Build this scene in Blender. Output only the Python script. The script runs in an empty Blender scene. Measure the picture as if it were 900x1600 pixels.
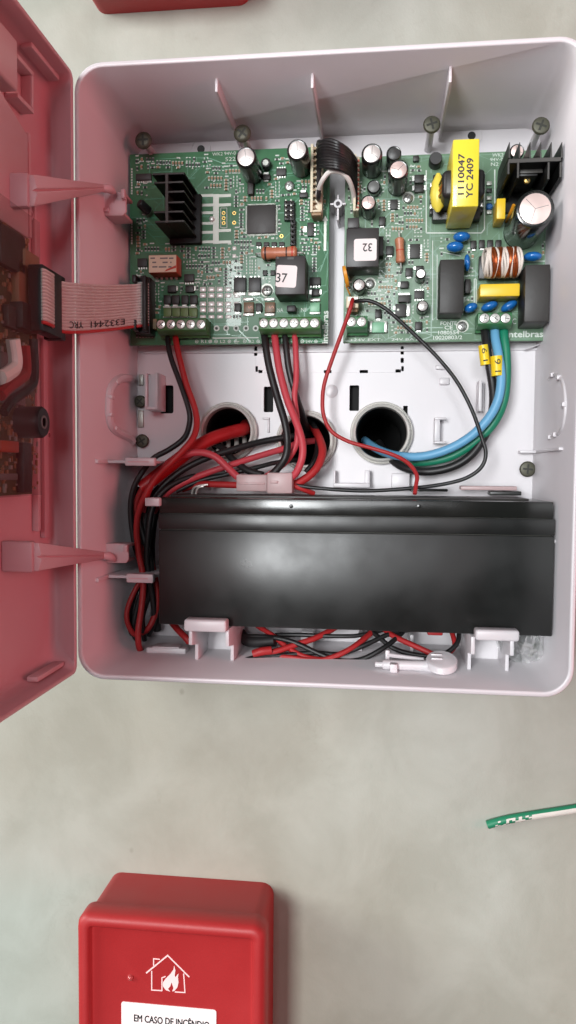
import bpy, bmesh, math, random
from mathutils import Vector, Matrix
from mathutils.geometry import tessellate_polygon
random.seed(7)
S = 0.001                                   # everything below is written in millimetres
sc = bpy.context.scene
COL = sc.collection
PI = math.pi
# ------------------------------------------------------------------ camera
YAW, PIT, ROL, CD, FPX = .1164, -.0523, .0079, 362.27, 1202.0
def V3(x, z, h): return Vector((x, -h, z))  # x right, z up, h out of the wall towards the viewer
_fw = Vector((-math.sin(YAW)*math.cos(PIT), math.sin(PIT), -math.cos(YAW)*math.cos(PIT)))
_r = _fw.cross(Vector((0, 1, 0))).normalized(); _u = _r.cross(_fw)
_r, _u = math.cos(ROL)*_r + math.sin(ROL)*_u, math.cos(ROL)*_u - math.sin(ROL)*_r
def _cv(v): return Vector((v.x, -v.z, v.y))
cam_d = bpy.data.cameras.new('camera'); cam = bpy.data.objects.new('camera', cam_d); COL.objects.link(cam)
cam_d.sensor_fit = 'VERTICAL'; cam_d.sensor_height = 36; cam_d.lens = FPX/1600*36
cam_d.clip_start = 0.01; cam_d.clip_end = 50
m3 = Matrix((_cv(_r), _cv(_u), -_cv(_fw))).transposed()
cam.matrix_world = Matrix.Translation(V3(0, 0, CD)*S) @ m3.to_4x4()
sc.camera = cam
# ------------------------------------------------------------------ room light
w = bpy.data.worlds.new('World'); sc.world = w; w.use_nodes = True
bg = w.node_tree.nodes['Background']; bg.inputs[0].default_value = (.93, .96, 1, 1); bg.inputs[1].default_value = .035
def area(name, loc, target, sx, sy, power, col):
    l = bpy.data.lights.new(name, 'AREA'); l.shape = 'RECTANGLE'; l.size = sx; l.size_y = sy; l.energy = power; l.color = col
    o = bpy.data.objects.new(name, l); COL.objects.link(o); o.location = loc
    o.rotation_euler = (Vector(target)-Vector(loc)).to_track_quat('-Z', 'Y').to_euler(); return o
area('window_light', (-.60, -2.3, .20), (0, 0, .03), .50, .80, 50, (.96, .99, 1))
area('front_fill', (.08, -2.4, .45), (0, 0, .03), .5, .5, 11, (.95, .97, 1))  # weak frontal fill, added without a visible source
area('side_window_light', (-2.4, -1.05, .70), (0, 0, -.1), 1.0, 1.0, 66, (1, .99, .965))
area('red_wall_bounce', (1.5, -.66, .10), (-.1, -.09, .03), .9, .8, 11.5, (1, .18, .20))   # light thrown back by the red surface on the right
sc.view_settings.view_transform = 'Standard'; sc.view_settings.look = 'None'
sc.view_settings.exposure = .08; sc.view_settings.gamma = 1
try: sc.view_settings.use_curve_mapping = False
except Exception: pass

# ------------------------------------------------------------------ photo pixel -> point at a given depth
def ray(px, py): return _fw + _r*((px-450)/FPX) - _u*((py-800)/FPX)
def P(px, py, h):
    d = ray(px, py); t = (h-CD)/d.z; return (d.x*t, d.y*t)
def P3(px, py, h): x, z = P(px, py, h); return (x, z, h)
def PX(px, py, x):                          # on the plane x = const: z, h
    d = ray(px, py); t = x/d.x; return (d.y*t, CD+d.z*t)
def PZ(px, py, z):                          # on the plane z = const: x, h
    d = ray(px, py); t = z/d.y; return (d.x*t, CD+d.z*t)
def rect(x0, y0, x1, y1, h):
    a = P(x0, (y0+y1)/2, h)[0]; b = P(x1, (y0+y1)/2, h)[0]
    c = P((x0+x1)/2, y1, h)[1]; d = P((x0+x1)/2, y0, h)[1]
    return a, b, c, d
def mm(px, h): return px*(CD-h)/FPX

# ------------------------------------------------------------------ materials
def lin(c): return tuple((v/255/12.92 if v/255 <= .04045 else ((v/255+.055)/1.055)**2.4) for v in c)
MATS = {}
def mat(name, rgb, rough=.5, metal=0., var=.08, vscale=60., bump=0., bscale=400., rvar=.1, coat=0., trans=0., transl=None, alpha=None, spec=.5):
    m = bpy.data.materials.new(name); m.use_nodes = True; n = m.node_tree.nodes; L = m.node_tree.links
    p = n['Principled BSDF']; c = lin(rgb)
    tc = n.new('ShaderNodeTexCoord')
    nz = n.new('ShaderNodeTexNoise'); nz.inputs['Scale'].default_value = vscale; nz.inputs['Detail'].default_value = 5
    L.new(tc.outputs['Object'], nz.inputs['Vector'])
    mx = n.new('ShaderNodeMix'); mx.data_type = 'RGBA'
    mx.inputs[6].default_value = (*[v*(1-var) for v in c], 1); mx.inputs[7].default_value = (*[min(1, v*(1+var)) for v in c], 1)
    L.new(nz.outputs[0], mx.inputs[0]); L.new(mx.outputs[2], p.inputs['Base Color'])
    mr = n.new('ShaderNodeMapRange'); mr.inputs[3].default_value = max(.02, rough-rvar); mr.inputs[4].default_value = min(1, rough+rvar)
    L.new(nz.outputs[0], mr.inputs[0]); L.new(mr.outputs[0], p.inputs['Roughness'])
    p.inputs['Metallic'].default_value = metal; p.inputs['Specular IOR Level'].default_value = spec
    p.inputs['Coat Weight'].default_value = coat; p.inputs['Transmission Weight'].default_value = trans
    if bump:
        n2 = n.new('ShaderNodeTexNoise'); n2.inputs['Scale'].default_value = bscale; n2.inputs['Detail'].default_value = 3
        L.new(tc.outputs['Object'], n2.inputs['Vector'])
        b = n.new('ShaderNodeBump'); b.inputs['Strength'].default_value = bump; b.inputs['Distance'].default_value = .0004
        L.new(n2.outputs[0], b.inputs['Height']); L.new(b.outputs[0], p.inputs['Normal'])
    out = n['Material Output']
    if transl:
        t = n.new('ShaderNodeBsdfTranslucent'); t.inputs[0].default_value = (*lin(transl[0]), 1)
        ms = n.new('ShaderNodeMixShader'); ms.inputs[0].default_value = transl[1]
        L.new(p.outputs[0], ms.inputs[1]); L.new(t.outputs[0], ms.inputs[2]); L.new(ms.outputs[0], out.inputs[0])
    if alpha is not None: p.inputs['Alpha'].default_value = alpha
    MATS[name] = m; return m
mat('white_plastic', (212, 208, 211), .36, var=.035, vscale=18, bump=.07, bscale=900, rvar=.08)
mat('door_redlit', (216, 184, 190), .42, var=.05, vscale=30, bump=.05, bscale=900, transl=((214, 140, 144), .2))  # white plastic with some of the red light mixed into the colour
mat('door_pale', (222, 196, 200), .4, var=.04, vscale=30, transl=((214, 150, 150), .15))  # paler mix of the same red light in white plastic
mat('pcb', (64, 116, 80), .38, var=.28, vscale=90, coat=.25)
mat('pcb_glare', (102, 132, 106), .5, var=.25, vscale=90, coat=.08)  # paler copy of pcb, with glare put into the colour
mat('pcb_door', (70, 76, 46), .45, var=.3, vscale=90)
mat('trace', (60, 130, 95), .35, var=.15, coat=.2)
mat('trace_glare', (116, 148, 128), .35, var=.15, coat=.2)  # paler traces, same glare in the colour
mat('silk', (206, 214, 206), .6, var=.12, vscale=500)
mat('solder', (222, 222, 216), .3, metal=.5, var=.15, vscale=300)
mat('tinpad', (172, 174, 166), .4, metal=.4, var=.15, vscale=300)
mat('steel', (176, 176, 172), .3, metal=.9, var=.12, vscale=250)
mat('gold', (196, 164, 96), .35, metal=.8)
mat('black_plastic', (34, 33, 33), .4, var=.2, vscale=120)
mat('ic_black', (52, 50, 48), .5, var=.15, vscale=200)
mat('relay_black', (54, 52, 52), .42, var=.1, vscale=80, bump=.05)
mat('film_black', (42, 39, 37), .5, var=.12, vscale=90, bump=.1, bscale=700)
mat('hs_black', (17, 17, 17), .5, var=.2, vscale=100, spec=.3)
mat('hs_edge', (66, 63, 60), .45, metal=.2)
mat('cap_sleeve', (26, 28, 27), .22, var=.1, coat=.3)
mat('cap_top', (226, 220, 216), .32, metal=.55, var=.06, vscale=200)
mat('cap_topr', (226, 202, 196), .34, metal=.45, var=.06, vscale=200)
mat('cap_grey', (110, 110, 108), .4, var=.08)
mat('cap_black', (62, 62, 62), .4, var=.08)
mat('stripe', (58, 60, 58), .35)
mat('term_green', (66, 112, 62), .4, var=.08, vscale=80)
mat('term_green2', (58, 116, 72), .4, var=.08, vscale=80)
mat('label_white', (236, 228, 226), .6, var=.02)
mat('ink', (34, 32, 34), .6)
mat('ink_blue', (50, 44, 60), .6)
mat('resistor', (190, 122, 92), .4, var=.12, vscale=150)
mat('band', (60, 36, 30), .5)
mat('band_red', (190, 70, 50), .5)
mat('relay_orange', (176, 74, 46), .45)
mat('jst', (218, 206, 178), .45, var=.06)
mat('pad_bright', (238, 238, 234), .32, metal=.25, var=.05, vscale=300)
mat('smd_pad', (166, 174, 164), .42, metal=.3, var=.25, vscale=300)
mat('smoked', (110, 70, 66), .25, var=.1, alpha=.16)
mat('jst_dark', (150, 124, 92), .5, var=.08)
mat('yellow_tape', (238, 216, 62), .34, var=.05, vscale=60, coat=.2)
mat('yellow_side', (226, 206, 80), .38, var=.08, vscale=60)
mat('film_yellow', (236, 196, 44), .35, var=.06)
mat('orange', (222, 150, 40), .4, var=.1)
mat('disc_blue', (28, 104, 178), .22, var=.1, coat=.6)
mat('copper', (176, 92, 52), .3, metal=.75, var=.2, vscale=300)
mat('bobbin', (226, 214, 204), .4, var=.06)
mat('olive_chip', (104, 134, 78), .45, var=.12)
mat('fuse_green', (120, 176, 140), .4, var=.1)
mat('fuse_brown', (112, 88, 62), .4, var=.1)
mat('smd_dark', (40, 37, 35), .45, var=.2, vscale=300)
mat('smd_tan', (156, 126, 92), .45, var=.2, vscale=300)
mat('wire_red', (164, 34, 36), .52, var=.08, vscale=70, bump=.12, bscale=260)
mat('wire_pink', (184, 62, 72), .52, var=.08, vscale=70, bump=.12, bscale=260)
mat('wire_black', (28, 27, 28), .46, var=.15, vscale=70, bump=.12, bscale=260)
mat('wire_blue', (104, 166, 204), .46, var=.06, vscale=70, bump=.12, bscale=260)
mat('wire_green', (22, 122, 92), .46, var=.08, vscale=70, bump=.12, bscale=260)
mat('wire_white', (226, 222, 216), .38, var=.04)
mat('cable_red', (170, 26, 30), .4, var=.1, vscale=40, bump=.1, bscale=300)
mat('tag_yellow', (240, 206, 30), .4, var=.04)
mat('battery', (24, 25, 24), .38, var=.4, vscale=32, rvar=.3, bump=.02, bscale=1500, spec=.5)
mat('battery_lid', (28, 29, 27), .22, var=.35, vscale=30, rvar=.16, bump=.02, bscale=1500)
mat('zinc_ring', (212, 210, 204), .38, metal=.25, var=.18, vscale=120, bump=.3, bscale=300)
mat('shade_black', (9, 9, 9), .8, var=.1)  # near-black in place of shade behind slots and inside pipes
mat('pipe_dark', (24, 23, 24), .5, var=.2)
mat('screw_zinc', (74, 73, 60), .5, metal=.35, var=.3, vscale=300)
mat('screw_dark', (40, 40, 34), .5, metal=.4)
mat('plug_clear', (226, 200, 200), .35, var=.06, vscale=60, trans=.25, transl=((230, 200, 200), .3))
mat('ribbon', (204, 206, 200), .45, var=.08, vscale=80)
mat('ribbon_red', (186, 52, 54), .45)
mat('idc_black', (30, 28, 30), .45, var=.15)
mat('call_red', (160, 36, 38), .5, var=.09, vscale=45, bump=.12, bscale=900)
mat('icon_pale', (236, 206, 204), .5)
mat('led_clear', (170, 70, 70), .15, coat=.5)
mat('bag', (232, 236, 234), .12, var=.02, trans=.85, alpha=.6, spec=.8)
mat('tape_black', (30, 30, 31), .5, var=.2)
mat('green_paint', (26, 122, 88), .5, var=.18, vscale=200, bump=.3, bscale=500)
mat('white_paint', (206, 204, 196), .65, var=.1, vscale=200, bump=.4, bscale=500)
# wall: trowelled cement, mottled
def wavy(name, scale, strength, dist):
    m = MATS[name]; n = m.node_tree.nodes; L = m.node_tree.links; p = n['Principled BSDF']; tc = n.new('ShaderNodeTexCoord')
    k = n.new('ShaderNodeTexNoise'); k.inputs['Scale'].default_value = scale; k.inputs['Detail'].default_value = 2; L.new(tc.outputs['Object'], k.inputs['Vector'])
    b = n.new('ShaderNodeBump'); b.inputs['Strength'].default_value = strength; b.inputs['Distance'].default_value = dist
    L.new(k.outputs[0], b.inputs['Height'])
    if p.inputs['Normal'].links: L.new(p.inputs['Normal'].links[0].from_socket, b.inputs['Normal'])
    L.new(b.outputs[0], p.inputs['Normal'])
wavy('battery', 19, .42, .0014); wavy('battery_lid', 30, .45, .001); wavy('white_plastic', 20, .25, .0012)
def wall_mat():
    m = bpy.data.materials.new('cement'); m.use_nodes = True; n = m.node_tree.nodes; L = m.node_tree.links; p = n['Principled BSDF']
    tc = n.new('ShaderNodeTexCoord')
    mp = n.new('ShaderNodeMapping'); mp.inputs['Rotation'].default_value = (0, .45, 0); mp.inputs['Scale'].default_value = (1, 1, .8)
    L.new(tc.outputs['Object'], mp.inputs[0])
    def noise(scale, det, rough=.5, dist=0.):
        k = n.new('ShaderNodeTexNoise'); k.inputs['Scale'].default_value = scale; k.inputs['Detail'].default_value = det
        k.inputs['Roughness'].default_value = rough; k.inputs['Distortion'].default_value = dist; L.new(mp.outputs[0], k.inputs['Vector']); return k
    a = noise(5, 4, .5, .3); b = noise(26, 9, .62, .35); c = noise(900, 3); d = noise(60, 5, .6, .2)
    def ramp(src, p0, c0, p1, c1):
        r = n.new('ShaderNodeValToRGB'); e = r.color_ramp.elements; e[0].position = p0; e[0].color = (*c0, 1); e[1].position = p1; e[1].color = (*c1, 1); L.new(src, r.inputs[0]); return r
    def mul(x, y, f):
        q = n.new('ShaderNodeMix'); q.data_type = 'RGBA'; q.blend_type = 'MULTIPLY'; q.inputs[0].default_value = f; L.new(x, q.inputs[6]); L.new(y, q.inputs[7]); return q.outputs[2]
    r1 = ramp(a.outputs[0], .32, lin((148, 146, 133)), .66, lin((166, 171, 162)))
    r2 = ramp(b.outputs[0], .36, (.84, .835, .81), .62, (1.04, 1.04, 1.04))
    # dark pits and smears, a few small ones
    vo = n.new('ShaderNodeTexVoronoi'); vo.inputs['Scale'].default_value = 26; L.new(mp.outputs[0], vo.inputs['Vector'])
    r3 = ramp(vo.outputs[0], .018, (.55, .53, .5), .045, (1, 1, 1))
    r4 = ramp(d.outputs[0], .22, (.8, .79, .76), .34, (1, 1, 1))
    ve = n.new('ShaderNodeTexVoronoi'); ve.feature = 'DISTANCE_TO_EDGE'; ve.inputs['Scale'].default_value = 7
    dm = n.new('ShaderNodeVectorMath'); dm.operation = 'MULTIPLY_ADD'; dm.inputs[1].default_value = (.12, .12, .12); L.new(d.outputs[1], dm.inputs[0]); L.new(mp.outputs[0], dm.inputs[2]); L.new(dm.outputs[0], ve.inputs['Vector'])
    r5 = ramp(ve.outputs[0], .002, (.62, .6, .56), .012, (1, 1, 1))
    mk = ramp(noise(12, 3, .5, 0).outputs[0], .50, (1, 1, 1), .60, (0, 0, 0))
    mc = n.new('ShaderNodeMix'); mc.data_type = 'RGBA'; L.new(mk.outputs[0], mc.inputs[0]); L.new(r5.outputs[0], mc.inputs[6]); mc.inputs[7].default_value = (1, 1, 1, 1)
    col = mul(mul(mul(r1.outputs[0], r2.outputs[0], .75), r3.outputs[0], .5), r4.outputs[0], .6)
    col = mul(col, mc.outputs[2], .12)
    L.new(col, p.inputs['Base Color'])
    p.inputs['Roughness'].default_value = .55
    bp = n.new('ShaderNodeBump'); bp.inputs['Strength'].default_value = .16; bp.inputs['Distance'].default_value = .002
    ad = n.new('ShaderNodeMath'); ad.operation = 'MULTIPLY_ADD'; ad.inputs[1].default_value = .22
    L.new(c.outputs[0], ad.inputs[0]); L.new(b.outputs[0], ad.inputs[2]); L.new(ad.outputs[0], bp.inputs['Height']); L.new(bp.outputs[0], p.inputs['Normal'])
    MATS['cement'] = m
wall_mat()

# ------------------------------------------------------------------ mesh helpers
WL = {}                                     # world location (mm, Blender axes) of every object
class MB:
    def __init__(s): s.v = []; s.f = []
    def add(s, vs, fs):
        k = len(s.v); s.v += [V3(*q) for q in vs]; s.f += [tuple(i+k for i in q) for q in fs]; return s
    def box(s, x0, x1, z0, z1, h0, h1, rot=0, c=None):
        q = [(x0, z0, h0), (x1, z0, h0), (x1, z1, h0), (x0, z1, h0), (x0, z0, h1), (x1, z0, h1), (x1, z1, h1), (x0, z1, h1)]
        if rot:
            cx, cz = c or ((x0+x1)/2, (z0+z1)/2); ca, sa = math.cos(rot), math.sin(rot)
            q = [(cx+(x-cx)*ca-(z-cz)*sa, cz+(x-cx)*sa+(z-cz)*ca, h) for x, z, h in q]
        return s.add(q, [(3, 2, 1, 0), (4, 5, 6, 7), (0, 1, 5, 4), (1, 2, 6, 5), (2, 3, 7, 6), (3, 0, 4, 7)])
    def hexa(s, q): return s.add(q, [(3, 2, 1, 0), (4, 5, 6, 7), (0, 1, 5, 4), (1, 2, 6, 5), (2, 3, 7, 6), (3, 0, 4, 7)])
    def loops(s, rings, cap0=True, cap1=True):      # consecutive closed rings of equal length
        n = len(rings[0]); vs = [q for r in rings for q in r]; fs = []
        for a in range(len(rings)-1):
            for i in range(n):
                j = (i+1) % n; fs.append((a*n+i, a*n+j, (a+1)*n+j, (a+1)*n+i))
        if cap0: fs.append(tuple(range(n-1, -1, -1)))
        if cap1: fs.append(tuple((len(rings)-1)*n+i for i in range(n)))
        return s.add(vs, fs)
    def prism(s, poly, h0, h1): return s.loops([[(x, z, h0) for x, z in poly], [(x, z, h1) for x, z in poly]])
    def lathe(s, x, z, prof, n=20, cap0=True, cap1=True):   # prof: (radius, h); axis out of the wall
        return s.loops([[(x+r*math.cos(2*PI*i/n), z+r*math.sin(2*PI*i/n), h) for i in range(n)] for r, h in prof], cap0, cap1)
    def frame_lathe(s, o, ax, prof, n=16, cap0=True, cap1=True, sq=1.0):    # prof (radius, t) along any axis
        ax = Vector(ax).normalized(); a = ax.orthogonal().normalized(); b = ax.cross(a); o = Vector(o)
        return s.loops([[tuple(o+ax*t+a*(r*math.cos(2*PI*i/n))+b*(r*sq*math.sin(2*PI*i/n))) for i in range(n)] for r, t in prof], cap0, cap1)
    def tube(s, pts, r, n=8, caps=True):
        pts = [Vector(q) for q in pts]; N = len(pts); rr = r if isinstance(r, (list, tuple)) else [r]*N
        up = None; rings = []
        for i, q in enumerate(pts):
            t = (pts[min(N-1, i+1)]-pts[max(0, i-1)]).normalized()
            if up is None: up = t.orthogonal().normalized()
            up = (up-t*up.dot(t)).normalized(); b = t.cross(up)
            rings.append([tuple(q+up*(rr[i]*math.cos(2*PI*k/n))+b*(rr[i]*math.sin(2*PI*k/n))) for k in range(n)])
        return s.loops(rings, caps, caps)
    def plate(s, outer, holes, h0, h1):                      # flat plate with holes
        pl = [[Vector((x, z, 0)) for x, z in outer]]+[[Vector((x, z, 0)) for x, z in q] for q in holes]
        tri = tessellate_polygon(pl); flat = [q for l in pl for q in l]; n = len(flat)
        vs = [(q.x, q.y, h0) for q in flat]+[(q.x, q.y, h1) for q in flat]
        fs = [tuple(t) for t in tri]+[tuple(i+n for i in reversed(t)) for t in tri]; k = 0
        for l in pl:
            m = len(l)
            for i in range(m): fs.append((k+i, k+(i+1) % m, n+k+(i+1) % m, n+k+i))
            k += m
        return s.add(vs, fs)
    def build(s, name, m, parent=None, smooth=False, bevel=0, seg=2, angle=40):
        lo = Vector((min(q[i] for q in s.v) for i in range(3))); hi = Vector((max(q[i] for q in s.v) for i in range(3)))
        c = Vector(((lo.x+hi.x)/2, (lo.y+hi.y)/2, (lo.z+hi.z)/2))
        me = bpy.data.meshes.new(name)
        bm = bmesh.new(); vv = [bm.verts.new((q-c)*S) for q in s.v]
        for q in s.f:
            try: bm.faces.new([vv[i] for i in q])
            except ValueError: pass
        bmesh.ops.recalc_face_normals(bm, faces=bm.faces)
        if bevel:
            es = [e for e in bm.edges if len(e.link_faces) == 2 and e.calc_face_angle(0) > math.radians(30)]
            bmesh.ops.bevel(bm, geom=es, offset=bevel*S, segments=seg, affect='EDGES', profile=.5, clamp_overlap=True)
        if smooth or bevel:
            for q in bm.faces: q.smooth = True
            for e in bm.edges:
                if len(e.link_faces) == 2 and e.calc_face_angle(0) > math.radians(angle): e.smooth = False
        bm.to_mesh(me); bm.free()
        me.materials.append(MATS[m] if isinstance(m, str) else m)
        return place(me, name, c, parent)
def place(me, name, c, parent=None, rot=None):
    o = bpy.data.objects.new(name, me); COL.objects.link(o); WL[o] = Vector(c)
    if parent is not None: o.parent = parent; o.location = (WL[o]-WL[parent])*S
    else: o.location = WL[o]*S
    if rot: o.rotation_euler = rot
    return o
def tag(o, label, cat, group=None):
    o['label'] = label; o['category'] = cat
    if group: o['group'] = group
    return o
def thing(name, label, cat, x, z, h, group=None):
    o = bpy.data.objects.new(name, None); o.empty_display_size = .01; COL.objects.link(o); WL[o] = V3(x, z, h); o.location = WL[o]*S
    return tag(o, label, cat, group)
def struct(o): o['kind'] = 'structure'; return o
def stuff(o): o['kind'] = 'stuff'; return o
def rrect(x0, x1, z0, z1, r, n=6):
    out = []
    for cx, cz, a in ((x1-r, z1-r, 0), (x0+r, z1-r, 90), (x0+r, z0+r, 180), (x1-r, z0+r, 270)):
        for i in range(n+1):
            t = math.radians(a+90*i/n); out.append((cx+r*math.cos(t), cz+r*math.sin(t)))
    return out
def circ(x, z, r, n=32): return [(x+r*math.cos(2*PI*i/n), z+r*math.sin(2*PI*i/n)) for i in range(n)]
def smooth_path(pts, k=6):
    pts = [Vector(q) for q in pts]; out = []
    for i in range(len(pts)-1):
        a = pts[max(0, i-1)]; b = pts[i]; c = pts[i+1]; d = pts[min(len(pts)-1, i+2)]
        for j in range(k):
            t = j/k; out.append(.5*((2*b)+(c-a)*t+(2*a-5*b+4*c-d)*t*t+(3*b-a-3*c+d)*t**3))
    out.append(pts[-1]); return out
_txt = {}
def text_verts(s):
    if s in _txt: return _txt[s]
    cu = bpy.data.curves.new('t', 'FONT'); cu.body = s; cu.align_x = 'CENTER'; cu.align_y = 'CENTER'; cu.resolution_u = 3
    o = bpy.data.objects.new('t', cu); COL.objects.link(o); bpy.context.view_layer.update()
    me = bpy.data.meshes.new_from_object(o.evaluated_get(bpy.context.evaluated_depsgraph_get()))
    vs = [(q.co.x, q.co.y) for q in me.vertices]; fs = [tuple(p.vertices) for p in me.polygons]
    bpy.data.objects.remove(o); bpy.data.curves.remove(cu); bpy.data.meshes.remove(me)
    x0 = min(q[0] for q in vs); x1 = max(q[0] for q in vs); y0 = min(q[1] for q in vs); y1 = max(q[1] for q in vs)
    vs = [((q[0]-(x0+x1)/2)/(x1-x0), (q[1]-(y0+y1)/2)/(y1-y0)) for q in vs]
    _txt[s] = (vs, fs); return _txt[s]
def text(s, x, z, h, wd, ht, rot, m, parent, name='lettering', bold=0):
    vs, fs = text_verts(s); ca, sa = math.cos(rot), math.sin(rot)
    b = MB()
    for dx, dz in ([(0, 0)] if not bold else [(-bold, 0), (bold, 0), (0, bold), (0, -bold)]):
        b.add([(x+dx+(u*wd)*ca-(v*ht)*sa, z+dz+(u*wd)*sa+(v*ht)*ca, h+.0012*(dx+2*dz)) for u, v in vs], fs)
    o = b.build(name, m, parent); return o
def textp(s, px, py, h, wpx, hpx, rotd, m, parent, name='lettering', bold=0):
    x, z = P(px, py, h); return text(s, x, z, h, mm(wpx, h), mm(hpx, h), math.radians(rotd), m, parent, name, bold)

# ================================================================== THE WALL
HW = -12.0                                  # wall surface
L0, R0, B0, T0 = -119.2, 73.6, -83.9, 157.2  # enclosure rim
HR, HB = 68.0, 3.0
rings = [((354, 674), 11.4), ((477, 688), 11.6), ((596, 676), 11.9)]
RC = [(*P(q[0], q[1], 9), r) for q, r in rings]
wm = MB().plate([(-1500, -900), (1500, -900), (1500, 1500), (-1500, 1500)], [circ(x, z, r+.6, 40) for x, z, r in RC], HW-8, HW)
struct(wm.build('wall', 'cement'))

# ================================================================== ENCLOSURE
enc = thing('alarm_panel_enclosure', 'open white plastic alarm panel box with red-lit door swung out at left', 'control panel', (L0+R0)/2, B0, HW)
TH = 2.1
b = MB()
prof = [((0, 0), HW+.3), ((0, 0), HR-.5), ((.35, .35), HR), ((TH-.3, TH-.3), HR), ((TH, TH), HR-.4), ((TH+1.2, TH+1.2), HB+3), ((TH+2.2, TH+2.2), HB)]
rg = []
for (i, _), h in prof: rg.append([(x, z, h) for x, z in rrect(L0+i, R0-i, B0+i, T0-i, max(3, 11-i*.8), 8)])
rg.append([(x, z, HW+.3) for x, z in rrect(L0+TH, R0-TH, B0+TH, T0-TH, 9, 8)])
b.loops(rg, False, False)
b.build('side_wall', 'white_plastic', enc, smooth=True, angle=55)
def slot(px0, py0, px1, py1, r=.6): return rrect(*rect(px0, py0, px1, py1, HB), r, 3)
slots = [slot(249, 602, 271, 646, 1), slot(412, 604, 427, 644), slot(546, 602, 561, 642), slot(744, 602, 757, 644, .4)]
dash = [(397, 541, 402, 556), (399, 572, 403, 581), (403.5, 578, 410, 583), (506, 578, 518, 583), (562, 578, 575, 583), (626, 541, 631, 554), (626, 559, 631, 567), (627, 572, 631, 580), (618, 577, 626.5, 582), (630, 634, 637, 648)]
slots += [slot(*q, r=.3) for q in dash]
i = TH+2.0
outer = rrect(L0+i, R0-i, B0+i, T0-i, 8, 6)
MB().plate(outer, [circ(x, z, r+.2, 40) for x, z, r in RC]+slots, HB-2.2, HB).build('back_plate', 'white_plastic', enc)
MB().plate(outer, [circ(x, z, r+.4, 40) for x, z, r in RC], HB-7, HB-5).build('slot_shade_sheet', 'shade_black', enc)  # added black sheet, darkens the slots in place of shade
# keyhole notches along the top of the plate, seen as dark discs in raised collars
def collar(px, py, rp):
    x, z = P(px, py, HB); r = mm(rp, HB)
    b = MB(); n = 24
    b.loops([[(x+q*math.cos(2*PI*k/n), z+q*math.sin(2*PI*k/n), h) for k in range(n)] for q, h in ((r*2.6, HB), (r*2.6, HB+.5), (r*2.4, HB+.5), (r*2.4, HB+.05))], False, False)
    o = b.build('mount_collar', 'white_plastic', enc, smooth=True)
    MB().lathe(x, z, [(r, HB+.02), (r, HB+.12)], 16).build('mount_hole', 'pipe_dark', o)
collar(314, 233, 6); collar(737, 212, 6)
for q in ((411, 581, 505, 582), (519, 581, 561, 582), (576, 581, 617, 582), (398.5, 558, 399.5, 571)):
    MB().box(*rect(*q, HB), HB-.05, HB+.25).build('knockout_line', 'white_plastic', enc)
MB().lathe(*P(518, 611, HB+.4), [(3.0, HB-.05), (3.0, HB+.3), (2.7, HB+.45)], 24).build('ejector_mark', 'white_plastic', enc, smooth=True)
# raised floor ledge above the conduit openings
x0, x1, _, _ = rect(205, 560, 852, 560, HB); z = P(500, 549, HB)[1]
MB().box(x0+6, x1-1, z-.5, z+.5, HB-.1, HB+.9).build('floor_ledge', 'white_plastic', enc, bevel=.2)
# stiffening fins under the top wall
for px, py, tx, ty in ((338, 122, 367, 222), (488, 116, 499, 222), (704, 107, 688, 212)):
    hf = 56; x, zt = P(px, py, hf); zb = P(px, py+19, hf)[1]
    MB().box(x-.6, x+.6, zb-.6, T0-TH-.2, HB, hf).build('stiffening_fin', 'white_plastic', enc, bevel=.4)
# screws of the plate
_scr = {}
def screw(px, py, rp, h, parent, m='screw_zinc', name='screw', hgt=1.6, rotd=20, cm='screw_dark'):
    key = (rp, h, m, hgt)
    if key not in _scr:
        r = mm(rp, h)
        o = MB().lathe(0, 0, [(r*.98, 0), (r, hgt*.35), (r*.86, hgt*.8), (r*.5, hgt)], 20).build(name, m, None, smooth=True)
        c = MB().box(-r*.62, r*.62, -r*.12, r*.12, hgt*.7, hgt+.06).box(-r*.12, r*.12, -r*.62, r*.62, hgt*.7, hgt+.05).build('cross_recess', cm, None)
        _scr[key] = (o.data, c.data, WL[o].copy(), WL[c].copy()); bpy.data.objects.remove(o); bpy.data.objects.remove(c)
    d, c, wo, wc = _scr[key]; x, z = P(px, py, h+hgt); base = V3(x, z, h)
    o = place(d, name, base+wo, parent); e = place(c, 'cross_recess', base+wc, o, (0, math.radians(rotd), 0)); return o
for k, (px, py, rp, hs_) in enumerate(((223, 218, 13.5, 21), (378, 207, 13.5, 25), (675, 193, 13, 27), (846, 195, 13, 24), (221, 689, 11, HB+1.2), (825, 733, 12, HB+1.2), (218, 627, 10, HB+1.2))):
    o = screw(px, py, rp, hs_, enc, rotd=k*37 % 90, hgt=1.5)
    x, z = P(px, py, hs_+2); MB().lathe(x, z, [(1.7, HB-.1), (1.4, hs_+.1)], 16).build('screw_boss', 'white_plastic', o)
# bracket left of the first conduit opening
a0, a1, c0, c1 = rect(226, 582, 246, 640, HB+14)
b = MB().box(a0, a0+1.1, c0, c1, HB, HB+14).box(a1-1.1, a1, c0, c1, HB, HB+14).box(a0+1.1, a1-1.1, c0, c0+1.4, HB, HB+14).box(a0+1.1, a1-1.1, c0+1.4, c1-.6, HB, HB+11.5)
b.build('latch_bracket', 'white_plastic', enc, bevel=.25)
for q in ((217, 585, 224, 602), (216, 641, 224, 668)):
    MB().box(*rect(*q, HB+1), HB, HB+1.6).build('locating_tab', 'tinpad', enc, bevel=.2)
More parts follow.
